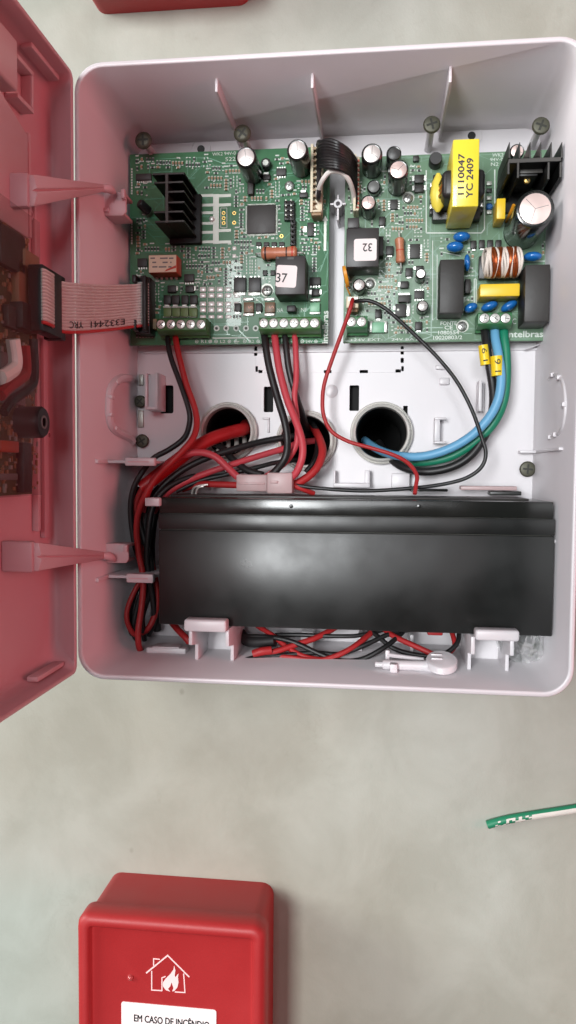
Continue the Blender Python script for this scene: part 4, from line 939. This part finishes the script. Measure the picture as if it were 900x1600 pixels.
# printing on the cable, upside down as seen from the front
def ribtext(s_, pa, pb_, off, ht):
    vs, fs = text_verts(s_)
    def at(px):                         # index on the path for a photo x
        best = min(range(len(cen)-1), key=lambda i: abs(projx(cen[i])-px)); return best
    ia, ib = at(pa), at(pb_)
    out = []
    for u, v in vs:
        t = .5-u; fi = min(ia, ib)+(max(ia, ib)-min(ia, ib))*(t if pa > pb_ else 1-t); i = int(fi); fr = fi-i
        q = cen[i].lerp(cen[min(i+1, len(cen)-1)], fr) if False else cen[i].lerp(cen[min(i+1, len(cen)-1)], fr)
        out.append((q.x+.75, q.y-off-v*ht, q.z+.35))
    MB().add(out, fs).build('printing', 'ink', rbt)
def projx(q):
    d = Vector((q.x, q.y, q.z-CD)); return 450+FPX*d.dot(_r)/d.dot(_fw)
def rt(s_, pa, pb_, off, ht):
    vs, fs = text_verts(s_); ia = min(range(len(cen)), key=lambda i: abs(projx(cen[i])-pa)); ib = min(range(len(cen)), key=lambda i: abs(projx(cen[i])-pb_)); out = []
    for u, v in vs:
        fi = ia+(ib-ia)*(u+.5); i = int(math.floor(fi)); q = cen[i].lerp(cen[min(i+1, len(cen)-1)], fi-i)
        out.append((q.x+.72, q.y-off-v*ht, q.z+.3))
    MB().add(out, fs).build('printing', 'ink', rbt)
rt('E332441', 193, 141, 6.3, 2.6); rt('YRC', 128, 106, 6.3, 2.6)
x0, x1, z0, z1 = rect(209, 430, 231, 519, 25)
o = MB().box(x0, x1, z0, z1, HP+.1, 22).build('ribbon_socket', 'idc_black', rbt, bevel=.4)
MB().box(x0+.3, x0+2.0, z0+.5, z0+5, 22, 28.5).box(x0+.3, x0+2, z1-4, z1-.5, 22, 28.5).box(x1-2, x1-.4, z0+.5, z1-.5, 22, 27).build('strain_relief', 'idc_black', o, bevel=.3)
for k in range(N):
    zz = (z0+z1)/2+hw-(k+.5)*2*hw/N; xa_ = P(214, 475, 26)[0]; xb_ = P(226, 475, 26)[0]
    MB().tube([(xa_-.6, zz, 23), (xa_, zz, 25.2), (xb_, zz, 25.2), (xb_+.4, zz, 22.5)], .62, 6).build('strand', 'ribbon_red' if k == N-1 else 'ribbon', rbt, smooth=True)
za, ha = PX(101, 427, XB+10); zb_, hb = PX(66, 520, XB+10)
o = MB().box(XB+4, XB+9.4, zb_+1.2, za-1.2, ha+1, hb-2).build('ribbon_plug', 'idc_black', rbt, bevel=.4)
MB().box(XB+2, XB+9, zb_+1, za-1, ha-3, ha+1).build('strain_relief', 'idc_black', o, bevel=.3)
b = MB()
for k in range(N):
    zz = (za+zb_)/2+hw-(k+.5)*2*hw/N; q0 = PX(86, 470, XB+11)[1]; q1 = PX(70, 470, XB+11)[1]
    MB().tube([(XB+9.9, zz, q0-.5), (XB+10.6, zz, q0+.6), (XB+10.6, zz, q1-1), (XB+9.9, zz, q1)], .62, 6).build('strand', 'ribbon_red' if k == N-1 else 'ribbon', rbt, smooth=True)

# ================================================================== CONDUIT OPENINGS
for k, (x, z, r) in enumerate(RC):
    lab = ('metal conduit ring with ribbed lining behind the thick red cable, leftmost', 'metal conduit ring crowded with red and black wires, middle one', 'metal conduit ring where blue and green wires enter, rightmost')[k]
    t = thing('conduit_bushing', lab, 'conduit fitting', x, z, HB, 'conduit rings in the back of the box')
    MB().lathe(x, z, [(r+.1, HB+.2), (r+2.3, HB+.2), (r+2.4, HB+3.2), (r+1.9, HB+3.6), (r+1.5, HB+3.4), (r+1.3, HB+5.4), (r+.7, HB+6), (r-.1, HB+5.6), (r-.3, HB+4.6), (r-.4, HB+.2)], 48, False, False).build('locknut', 'zinc_ring', t, smooth=True)
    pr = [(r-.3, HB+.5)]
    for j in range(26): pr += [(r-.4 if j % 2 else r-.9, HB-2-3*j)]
    b = MB().lathe(x, z, pr[::-1], 40, True, False); b.build('pipe', 'shade_black', t, smooth=True)  # blackened inside to stand for the shade in the opening
    if k == 0:
        for px in (343, 355.5, 368.5, 381):
            MB().tube(smooth_path([P3(px-1, 676, -6), P3(px+1, 688, -1), P3(px+1, 697, 4), P3(px-2, 704, 7)], 4), 1.15, 8).build('lining_rib', 'zinc_ring', t, smooth=True)

# ================================================================== BATTERY
hbf = 48.0
x0, x1, z0, z1 = rect(248, 781, 865, 985, hbf); zl1 = P(556, 781, hbf)[1]; zl2 = P(556, 806, hbf)[1]; zl3 = P(556, 832, hbf)[1]
bt = thing('backup_battery', 'long black sealed battery lying across the bottom of the box', 'battery', (x0+x1)/2, z0, HB)
MB().box(x0, x1+.2, z0, zl3-.25, HB+3, hbf).build('battery_case', 'battery', bt, bevel=.5, seg=2)
MB().box(x0, x1+.1, zl3+.15, zl2-.2, HB+3, hbf+.45).build('battery_collar', 'battery', bt, bevel=.25)
MB().box(x0+.3, x1-.5, zl2, zl1, HB+3.2, hbf-.1).build('battery_lid', 'battery_lid', bt, bevel=.3)
MB().box(x0+.7, x1-.7, zl3-.5, zl2+.4, HB+4, hbf-.7).build('lid_joint', 'screw_dark', bt)
MB().box(x0+2, x1-8, zl1-.1, zl1+.9, HB+8, hbf-11).build('vent_strip', 'smd_dark', bt, bevel=.3)
for px in (455, 655): MB().lathe(*P(px, 791, hbf), [(.9, hbf-.3), (.8, hbf+.0), (.3, hbf+.12)], 14).build('mould_mark', 'battery_lid', bt, smooth=True)
# paper-thin translucent labels stuck above the battery at right
for q, m in (((720, 757, 808, 766), 'plug_clear'), ((640, 762, 700, 768), 'battery_lid'), ((765, 765, 815, 774), 'battery')):
    X0_, X1_, Z0_, Z1_ = rect(*q, 16); MB().box(X0_, X1_, max(Z0_, zl1+.9), max(Z0_, zl1+.9)+(Z1_-Z0_)*.7, 9, 16).build('terminal_shroud', m, bt, bevel=.4)

# ================================================================== WIRES
def wire(name, label, pts, m, r, group=None, n=10, cat='wire', k=6):
    q = smooth_path([P3(*p) for p in pts], k)
    o = MB().tube(q, r, n).build(name, m, None, smooth=True, angle=70); tag(o, label, cat, group); return o
G = 'loose wires of the panel'
wire('wire', 'black wire from leftmost terminal block curving down to left bundle', [(262, 524, 15), (263, 540, 18), (268, 562, 20), (282, 600, 22), (295, 640, 24), (296, 662, 25), (288, 684, 27), (265, 702, 29), (240, 716, 30), (222, 738, 31), (208, 765, 31), (204, 800, 30), (210, 850, 28), (222, 890, 26), (226, 930, 24), (214, 975, 22), (206, 990, 20), (202, 965, 18), (212, 925, 18), (230, 900, 20)], 'wire_black', 1.25, G)
wire('wire', 'red wire from leftmost terminal block curving down to left bundle', [(274, 524, 15), (276, 540, 18), (281, 562, 20), (291, 600, 22), (305, 640, 24), (307, 668, 27), (298, 690, 31), (272, 718, 34), (245, 745, 35), (225, 778, 36), (214, 815, 34), (216, 860, 31), (224, 905, 30), (221, 950, 31), (216, 985, 33), (217, 1010, 32), (222, 1018, 24)], 'wire_red', 1.4, G)
wire('fire_cable', 'thick red sheathed cable coming out of the leftmost conduit ring', [(384, 664, -30), (382, 670, 2), (360, 676, 9), (330, 686, 15), (298, 704, 20), (268, 726, 24), (240, 748, 27), (221, 762, 28)], 'cable_red', 3.1, None, 14, 'cable')
wire('wire', 'red wire leaving the stripped thick cable, inner side of left bundle', [(224, 760, 28), (212, 790, 27), (216, 830, 25), (233, 870, 22), (243, 905, 20), (245, 945, 20), (236, 975, 22), (222, 990, 22)], 'wire_red', 1.35, G)
wire('wire', 'red wire looping outward low at the left of the battery', [(228, 764, 26), (220, 800, 24), (222, 850, 22), (230, 890, 20), (212, 920, 22), (199, 952, 24), (200, 975, 24), (212, 992, 22), (230, 985, 20), (243, 962, 16)], 'wire_red', 1.2, G)
wire('wire', 'black wire hugging the left end of the battery', [(352, 738, 20), (300, 745, 24), (262, 762, 28), (240, 790, 30), (232, 830, 30), (230, 880, 28), (238, 930, 24), (240, 970, 20), (232, 992, 16)], 'wire_black', 1.3, G)
wire('wire', 'black wire from middle conduit ring sweeping left behind the plug', [(482, 676, -25), (478, 680, 2), (455, 682, 8), (410, 690, 12), (365, 702, 17), (320, 717, 21), (280, 738, 24), (245, 770, 26), (228, 805, 26), (226, 850, 25)], 'wire_black', 1.5, G)
wire('wire', 'pink red wire from middle conduit ring sweeping left', [(498, 684, -25), (494, 688, 1), (470, 692, 8), (440, 702, 13), (400, 714, 17), (350, 730, 21), (300, 748, 24), (262, 770, 26), (240, 800, 24)], 'wire_pink', 1.5, G)
wire('wire', 'pink red wire arching from the left bundle into the clear plug', [(222, 800, 30), (232, 765, 30), (252, 735, 30), (280, 714, 28), (310, 707, 26), (335, 713, 25), (355, 730, 25), (372, 746, 26), (385, 752, 26)], 'wire_pink', 1.65, G)
wire('wire', 'black wire crossing under the clear plug left side', [(328, 690, 8), (348, 700, 12), (362, 716, 16), (385, 734, 20), (410, 742, 22)], 'wire_black', 1.6, G)
wire('wire', 'thin striped black wire between conduit rings above the plug', [(468, 718, 6), (430, 723, 14), (395, 732, 18), (350, 742, 20), (310, 752, 22), (275, 768, 24)], 'wire_black', 1.1, G)
wire('wire', 'red wire running just above the battery into the plug left end', [(372, 758, 26), (340, 757, 24), (310, 757, 22), (285, 764, 20)], 'wire_red', 1.5, G)
wire('wire', 'black wire from first pole of six-way terminal block, drooping to the plug', [(413, 522, 15), (415, 540, 18), (421, 575, 20), (433, 620, 22), (445, 660, 24), (449, 690, 25), (446, 714, 26), (434, 732, 25), (420, 746, 24)], 'wire_black', 1.7, G)
wire('wire', 'pink red wire from second pole of six-way terminal block', [(429, 522, 15), (431, 540, 18), (437, 580, 21), (449, 625, 24), (463, 660, 27), (472, 690, 29), (472, 715, 30), (463, 738, 29), (448, 752, 27)], 'wire_pink', 1.65, G)
wire('wire', 'thin black wire from third pole of six-way terminal block into middle ring', [(445, 522, 15), (447, 542, 17), (452, 580, 18), (463, 620, 17), (474, 652, 12), (480, 672, 2), (483, 684, -20)], 'wire_black', 1.5, G)
wire('wire', 'pink red wire from fourth pole of six-way terminal block', [(460, 522, 15), (462, 545, 17), (463, 590, 19), (460, 620, 20), (464, 655, 20), (464, 690, 21), (452, 715, 22), (435, 732, 22), (415, 745, 22)], 'wire_pink', 1.35, G)
wire('wire', 'red wire bulging at the right side of the middle conduit ring', [(486, 662, -20), (490, 668, 0), (499, 685, 10), (504, 705, 16), (497, 728, 20), (480, 746, 22), (455, 760, 24)], 'wire_red', 1.85, G)
wire('wire', 'black wire beside the bulging red wire in the middle ring', [(478, 656, -20), (488, 662, 0), (496, 678, 7), (496, 700, 11), (490, 722, 14), (478, 738, 14)], 'wire_black', 1.3, G)
wire('wire', 'thin black battery lead looping right from white board plug', [(556, 471, 21), (562, 470, 23), (576, 470, 24), (592, 476, 24), (612, 490, 24), (650, 525, 23), (685, 560, 23), (715, 598, 23), (738, 642, 24), (752, 682, 26), (759, 708, 27), (752, 730, 27), (728, 747, 26), (690, 757, 25), (640, 763, 25), (570, 767, 25), (500, 763, 25), (460, 758, 25)], 'wire_black', .85, G)
wire('wire', 'thin red battery lead bowing left from white board plug', [(551, 468, 21), (549, 476, 24), (544, 492, 24), (534, 520, 22), (521, 556, 20), (508, 595, 19), (504, 622, 19), (506, 650, 19), (518, 674, 20), (545, 690, 21), (580, 700, 22), (615, 711, 24), (638, 724, 27), (651, 742, 30), (650, 758, 32), (648, 772, 34)], 'wire_red', .9, G)
wk = wire('mains_wire', 'black mains wire, leftmost under the three-way terminal block', [(757, 512, 16), (759, 530, 19), (762, 555, 21), (768, 590, 21), (771, 620, 20), (768, 650, 18), (757, 682, 17), (735, 712, 17), (705, 730, 16), (665, 737, 14), (630, 730, 10), (605, 712, 2), (592, 692, -16)], 'wire_black', 1.85, 'mains wires')
wb = wire('mains_wire', 'light blue mains wire curving into the rightmost conduit ring', [(773, 512, 16), (774, 530, 20), (779, 556, 23), (783, 590, 24), (778, 625, 24), (762, 655, 23), (735, 682, 22), (700, 702, 20), (660, 713, 18), (620, 712, 13), (590, 702, 4), (570, 688, -14)], 'wire_blue', 1.95, 'mains wires')
wg = wire('mains_wire', 'green mains wire, rightmost under the three-way terminal block', [(787, 512, 16), (788, 530, 18), (791, 556, 19), (791, 595, 20), (786, 630, 20), (772, 660, 18), (748, 686, 17), (708, 712, 14), (665, 722, 11), (625, 720, 6), (600, 708, -2), (585, 696, -18)], 'wire_green', 1.95, 'mains wires')
def tagm(parent, px, py, h, rot, wp, hp, txt):
    x, z = P(px, py, h); a = math.radians(rot); w_ = mm(wp, h)/2; h_ = mm(hp, h)/2
    u = Vector((math.cos(a), math.sin(a), 0)); v = Vector((-math.sin(a), math.cos(a), 0)); c = Vector((x, z, h)); rg = []
    for t in (-1, 1):
        rg.append([tuple(c+v*(h_*t)+u*(w_*math.cos(2*PI*i/16))+Vector((0, 0, w_*math.sin(2*PI*i/16)-w_+.3))) for i in range(16)])
    o = MB().loops(rg).build('cable_marker', 'tag_yellow', parent, smooth=True, angle=60)
    text(txt, x, z, h+.35, h_*1.3, w_*1.0, a+PI/2, 'ink', o, 'marker_print')
tagm(wk, 757.5, 554, 24.2, 8, 15, 30, '1 9'); tagm(wb, 777.5, 571, 26.2, 4, 18, 30, '1 6')
wire('wire', 'thick black wire tight against the battery left end, behind the others', [(262, 775, 14), (243, 800, 16), (236, 850, 16), (238, 900, 16), (242, 950, 14), (246, 985, 12)], 'wire_black', 2.0, G)
wire('wire', 'black wire weaving between red wires in the left bundle', [(250, 760, 22), (224, 790, 24), (222, 830, 27), (236, 880, 25), (232, 930, 23), (222, 965, 25), (226, 1000, 20)], 'wire_black', 1.3, G)
wire('wire', 'black wire on the outside of the left bundle low down', [(214, 760, 22), (207, 800, 22), (216, 860, 20), (226, 905, 18), (215, 945, 18), (208, 985, 18), (216, 1002, 16)], 'wire_black', 1.3, G)
# bare wire tips
for pts, lab in (([(300, 772, 24), (302, 764, 25), (308, 760, 26), (325, 757, 26)], 'left bare silver wire tip bent over above the battery'), ([(306, 772, 25), (308, 765, 26), (312, 761, 26.5), (318, 760, 26.5)], 'right bare silver wire tip, the shorter, above the battery')): wire('bare_wire_tip', lab, pts, 'solder', .55, 'bare wire tips', 8)
# clear plug joining the wires
h = 30; x0, x1, z0, z1 = rect(369, 739, 457, 770, h)
pg = thing('wire_plug', 'translucent pinkish two-part wire plug lying on top of the battery', 'connector', (x0+x1)/2, z0, h-9)
xm = x0+(x1-x0)*.55
b = MB().box(x0, xm, z0+.6, z1-.7, h-9, h).build('plug_half', 'plug_clear', pg, bevel=.6); MB().box(x0+.6, xm-1, z0+3.6, z0+4.4, h-.05, h+.5).build('moulded_ridge', 'plug_clear', b, bevel=.2)
b = MB().box(xm+.02, x1, z0-.2, z1+.2, h-10, h+.8).build('plug_half', 'plug_clear', pg, bevel=.7); MB().box(xm+1.5, xm+5, z1-4.5, z1-3.3, h+.75, h+1.4).build('latch_tongue', 'plug_clear', b, bevel=.25)
wire('wire', 'red wire leaving the right end of the plug along the battery', [(452, 757, 25), (462, 760, 25), (475, 765, 24), (490, 771, 21)], 'wire_red', 1.2, G)

# wires under the battery
for lab, pts, m, r in (
    ('black wire dipping deepest below the middle of the battery', [(380, 994, 22), (425, 996, 26), (460, 1004, 28), (500, 1022, 30), (530, 1032, 31), (565, 1030, 30), (600, 1012, 28), (625, 992, 22), (640, 975, 16)], 'wire_black', 1.1),
    ('red wire rising right from the cut cable end below the battery', [(400, 1024, 32), (430, 1018, 31), (460, 1008, 28), (495, 996, 24), (525, 980, 18)], 'wire_red', 1.35),
    ('red wire falling and rising in a shallow loop below the battery', [(402, 978, 18), (425, 992, 23), (450, 1012, 28), (480, 1027, 31), (515, 1029, 31), (550, 1012, 28), (575, 994, 22), (590, 978, 16)], 'wire_red', 1.15),
    ('red wire lowest in the tangle below the battery', [(420, 1024, 30), (455, 1027, 32), (500, 1031, 32), (540, 1017, 29), (565, 1000, 24), (585, 982, 18)], 'wire_red', 1.0),
    ('black wire running right from the cut cable end below the battery', [(395, 1030, 33), (440, 1024, 31), (490, 1020, 29), (530, 1022, 28), (570, 1008, 26), (605, 992, 22), (640, 984, 18)], 'wire_black', 1.1),
    ('black wire flattest under the battery edge', [(430, 992, 20), (470, 992, 22), (520, 994, 23), (560, 993, 22), (600, 984, 18)], 'wire_black', 1.0),
    ('black wire looping right around above the white key', [(560, 970, 14), (590, 994, 22), (615, 1013, 26), (650, 1023, 28), (688, 1024, 29), (712, 1008, 27), (717, 990, 22), (712, 972, 14)], 'wire_black', 1.05),
    ('red wire slanting down towards the white key head', [(592, 975, 16), (612, 992, 22), (645, 1008, 27), (680, 1024, 30), (688, 1030, 30)], 'wire_red', 1.25),
    ('red wire short and upright right of the white key head', [(700, 974, 16), (708, 994, 22), (710, 1010, 26), (700, 1022, 28)], 'wire_red', 1.1),
    ('short red wire end showing beside left battery retainer', [(268, 972, 18), (278, 984, 24), (290, 996, 28), (296, 1004, 28)], 'wire_red', 1.5)):
    wire('wire', lab, pts, m, r, G)
o = wire('cut_cable', 'cut end of black sheathed cable lying below the battery', [(343, 1050, 36), (352, 1044, 36), (375, 1036, 35), (402, 1029, 33), (435, 1022, 30)], 'tape_black', 1.8, None, 10, 'cable')
b = MB(); q = [P3(*v) for v in ((338, 1053, 37), (349, 1037, 37), (368, 1031, 36), (362, 1044, 36))]; b.hexa([(x, z, h-.5) for x, z, h in q]+[(x, z, h+.5) for x, z, h in q]); b.build('sheath_flap', 'tape_black', o, bevel=.2)
o = wire('taped_joint', 'black taped wire joint tucked under the battery left of centre', [(376, 990, 18), (385, 1000, 22), (400, 1003, 24), (430, 1001, 26)], 'tape_black', 2.6, None, 12, 'wire joint')
o = wire('red_splice', 'red splice with white end among wires below the battery', [(396, 1022, 33), (408, 1018, 33), (424, 1016, 32)], 'wire_red', 1.9, None, 10, 'wire joint')
x0, x1, z0, z1 = rect(668, 986, 692, 992, 30); tag(MB().box(x0, x1, z0-.3, z1+1, 24, 30).build('red_clip', 'wire_red', None, bevel=.5), 'small red clip peeking from under the battery above the key', 'clip')

# ================================================================== KEY, BAG
zb = B0+TH+.7
def kf(px, py): return PZ(px, py, zb+2.4)
hx, hh2 = kf(690, 1040); kx, _ = kf(586, 1040); hk = min(hh2, 46)
key = thing('plastic_key', 'white plastic key lying on the bottom wall of the box', 'key', hx, zb, hk)
R_ = 6.3
b = MB(); n = 28
def zl(x, hc, prof): return [[(x+r*math.cos(2*PI*i/n), z+(R_-r*math.sin(2*PI*i/n))*.34, hc+r*math.sin(2*PI*i/n)) for i in range(n)] for r, z in prof]
b.loops(zl(hx, hk, [(R_-.3, zb), (R_, zb+.3), (R_, zb+2.6), (R_-.4, zb+3.0)])); b.build('key_bow', 'white_plastic', key, smooth=True)
MB().box(hx-4.2, hx+.4, zb+5.2, zb+6.6, hk-4, hk-2.4).box(hx-4.2, hx+.4, zb+4.4, zb+5.6, hk-1, hk+.6).build('bow_relief', 'white_plastic', key, bevel=.25)
MB().frame_lathe((kx+3, zb+2, hk), (1, 0, 0), [(1.6, 0), (2.0, .4), (2.1, (hx-kx)*.45), (2.5, (hx-kx)-R_*.6-3)], 16).build('key_shaft', 'white_plastic', key, smooth=True)
MB().frame_lathe((kx, zb+2, hk), (1, 0, 0), [(1.1, 0), (1.2, .3), (1.2, 3.2)], 12).build('key_tip', 'white_plastic', key, smooth=True)
MB().box(kx+6, kx+9, zb, zb+3.4, hk+1.2, hk+5.2).build('key_bit', 'white_plastic', key, bevel=.3)
MB().tube([(kx+5, zb+5, hk-4.5), (kx+20, zb+3.6, hk-4)], .9, 8).build('sprue', 'white_plastic', key, smooth=True)
MB().box(kx+4.2, kx+6, zb+.6, zb+7, hk-5.5, hk-3.8).build('sprue_end', 'white_plastic', key, bevel=.3)
# crumpled clear bag with fixings at the lower right corner
bag = thing('plastic_bag', 'crumpled clear plastic bag in the lower right corner of the box', 'bag', 66, zb, 20)
bm = bmesh.new(); bmesh.ops.create_icosphere(bm, subdivisions=4, radius=1)
rnd = random.Random(4)
from mathutils import noise as mnoise
for v in bm.verts:
    c = v.co.copy(); k = 1+.35*mnoise.noise(c*2.1)+.22*abs(mnoise.noise(c*5.3))+.10*mnoise.noise(c*11)
    v.co = Vector((c.x*11*k, -c.y*14*k, c.z*19*k))
    v.co = Vector((min(max(v.co.x, -11), 7.2), v.co.y, max(v.co.z, -16.4)))
me = bpy.data.meshes.new('bag_film')
for v in bm.verts: v.co *= S
bm.to_mesh(me); bm.free(); me.materials.append(MATS['bag']); place(me, 'bag_film', V3(62.5, zb+16.8, 22), bag)
for k, (px, py, a) in enumerate(((828, 1022, .6), (842, 1030, 1.3), (835, 1012, 2.2))):
    x, z = P(px, py, 20); z = max(z, zb+2+k); ax = Vector((math.cos(a), math.sin(a)*.3, .5))
    o = MB().frame_lathe((x, z, 20), ax, [(2.2, 0), (2.2, .8), (1.1, 1.2), (1.0, 9), (.2, 11)], 12).build('bagged_screw', 'steel', None, smooth=True)
    tag(o, ('zinc screw in the clear bag, lowest', 'zinc screw in the clear bag, nearest the corner', 'zinc screw in the clear bag, topmost')[k], 'screw', 'screws in the clear bag')

# ================================================================== RED CALL POINTS AND GREEN CABLE ON THE WALL
def call_point(label, xa, xb, ztop, ht, full):
    hf = 30.0; t = thing('fire_call_point', label, 'call point', (xa+xb)/2, ztop-ht, HW, 'red call points on the wall')
    b = MB(); rg = []
    for i, h in ((1.8, HW+.05), (1.8, hf-13), (1.5, hf-12.2)): rg.append([(x, z, h) for x, z in rrect(xa+i, xb-i, ztop-ht+i, ztop-i, 6, 6)])
    b.loops(rg); b.build('back_box', 'call_red', t, smooth=True, angle=50)
    b = MB(); rg = []
    for i, h in ((.4, hf-12), (0, hf-11.4), (0, hf-3), (.7, hf-1), (2.2, hf), (5.0, hf), (5.8, hf-.8), (6.3, hf-3), (6.9, hf-3.4)): rg.append([(x, z, h) for x, z in rrect(xa+i, xb-i, ztop-ht+i, ztop-i, max(1.2, 6-i*.7), 6)])
    b.loops(rg); fr = b.build('front_cover', 'call_red', t, smooth=True, angle=50)
    return t, hf, hf-3.4
xa = P(119, 1500, 30)[0]; xb = P(414, 1500, 30)[0]; zt_ = P(270, 1440, 30)[1]
t, hf, hp_ = call_point('red fire call point with house and flame emblem, low on the wall', xa, xb, zt_, 92, True)
x, z = P(204, 1527, hp_); MB().lathe(x, z, [(1.5, hp_-.2), (1.5, hp_+.3), (1.1, hp_+1.1), (.4, hp_+1.5)], 16).build('indicator_led', 'led_clear', t, smooth=True)
# emblem: house outline with a flame
hq = hp_+.12
def strip(pts, wd, m='icon_pale', name='house_outline'):
    b = MB()
    for k in range(len(pts)-1):
        a = Vector(P(*pts[k], hq)); c = Vector(P(*pts[k+1], hq)); d = (c-a).normalized(); nn = Vector((-d.y, d.x))*wd/2; a = a-d*wd/2; c = c+d*wd/2
        b.hexa([(v.x, v.y, hq-.15) for v in (a+nn, a-nn, c-nn, c+nn)]+[(v.x, v.y, hq+.002*k) for v in (a+nn, a-nn, c-nn, c+nn)])
    return b.build(name, m, t)
strip([(229, 1520), (262, 1493), (295, 1526)], .62)
strip([(237, 1518), (237, 1547), (253, 1548), (253, 1528), (258, 1526)], .5)
strip([(287, 1522), (289, 1551), (274, 1550)], .5); strip([(240, 1508), (240, 1498), (249, 1499)], .5)
fl = [(266, 1549.5), (259, 1547), (254.5, 1541), (254.5, 1535), (259, 1529), (266, 1522), (271, 1515), (272, 1508.5), (274, 1516), (273, 1524), (274, 1527), (277, 1523), (279, 1521), (278, 1528), (279, 1535), (277, 1543), (272, 1548.5), (269, 1549), (271, 1544), (269.5, 1539), (268, 1535), (266, 1541), (262.5, 1545)]
pl = [P(*q, hq) for q in fl]; tri = tessellate_polygon([[Vector((a, c, 0)) for a, c in pl]])
MB().add([(a, c, hq) for a, c in pl], [tuple(q) for q in tri]).build('flame_emblem', 'icon_pale', t)
lx0, lx1, lz0, lz1 = rect(190, 1571, 338, 1640, hp_); MB().prism(rrect(lx0, lx1, lz0-20, lz1, 1.2, 4), hp_-.05, hp_+.25).build('instruction_label', 'label_white', t)
x, z = P(268, 1595.5, hp_+.3); text('EM CASO DE INCÊNDIO', x, z+.15, hp_+.3, mm(128, hp_), mm(15, hp_), math.radians(-.5), 'ink', t, bold=.12)
xa = P(150, 22, HW)[0]-1.8; xb = P(392, 12, HW)[0]+1.8
z_ = P(270, 16, HW)[1]-1.8
call_point('red fire call point cut off at the top edge', xa, xb, z_+92, 92, False)
# cable on the wall with white paint flaking off
pts = [P3(*q) for q in ((761, 1289, HW+1.8), (790, 1281, HW+1.8), (830, 1274, HW+1.8), (870, 1268, HW+1.8), (910, 1262, HW+1.8), (980, 1254, HW+1.8), (1300, 1240, HW+1.8))]
q = smooth_path(pts, 8)
gc = MB().tube(q, 2.0, 12).build('painted_cable', 'green_paint', None, smooth=True); tag(gc, 'green cable end on the wall with white paint flaking off', 'cable')
# paint flakes: a thin ragged half-shell over the lower side of the cable
rnd = random.Random(2); b = MB(); nA = 7
for i in range(len(q)-1):
    f = max(0, min(1, (i-3)/14)); 
    for k in range(nA):
        if rnd.random() > .25+.75*f: continue
        a0 = math.radians(-110+k*20); a1 = a0+math.radians(21)
        if k > 3 and f < .9 and rnd.random() < .5: continue
        vs = []
        for qq, a in ((q[i], a0), (q[i+1], a0), (q[i+1], a1), (q[i], a1)): vs.append((qq.x, qq.y+2.12*math.sin(a), qq.z+2.12*math.cos(a)))
        b.add(vs, [(0, 1, 2, 3)])
stuff(b.build('paint_flakes', 'white_paint', gc))
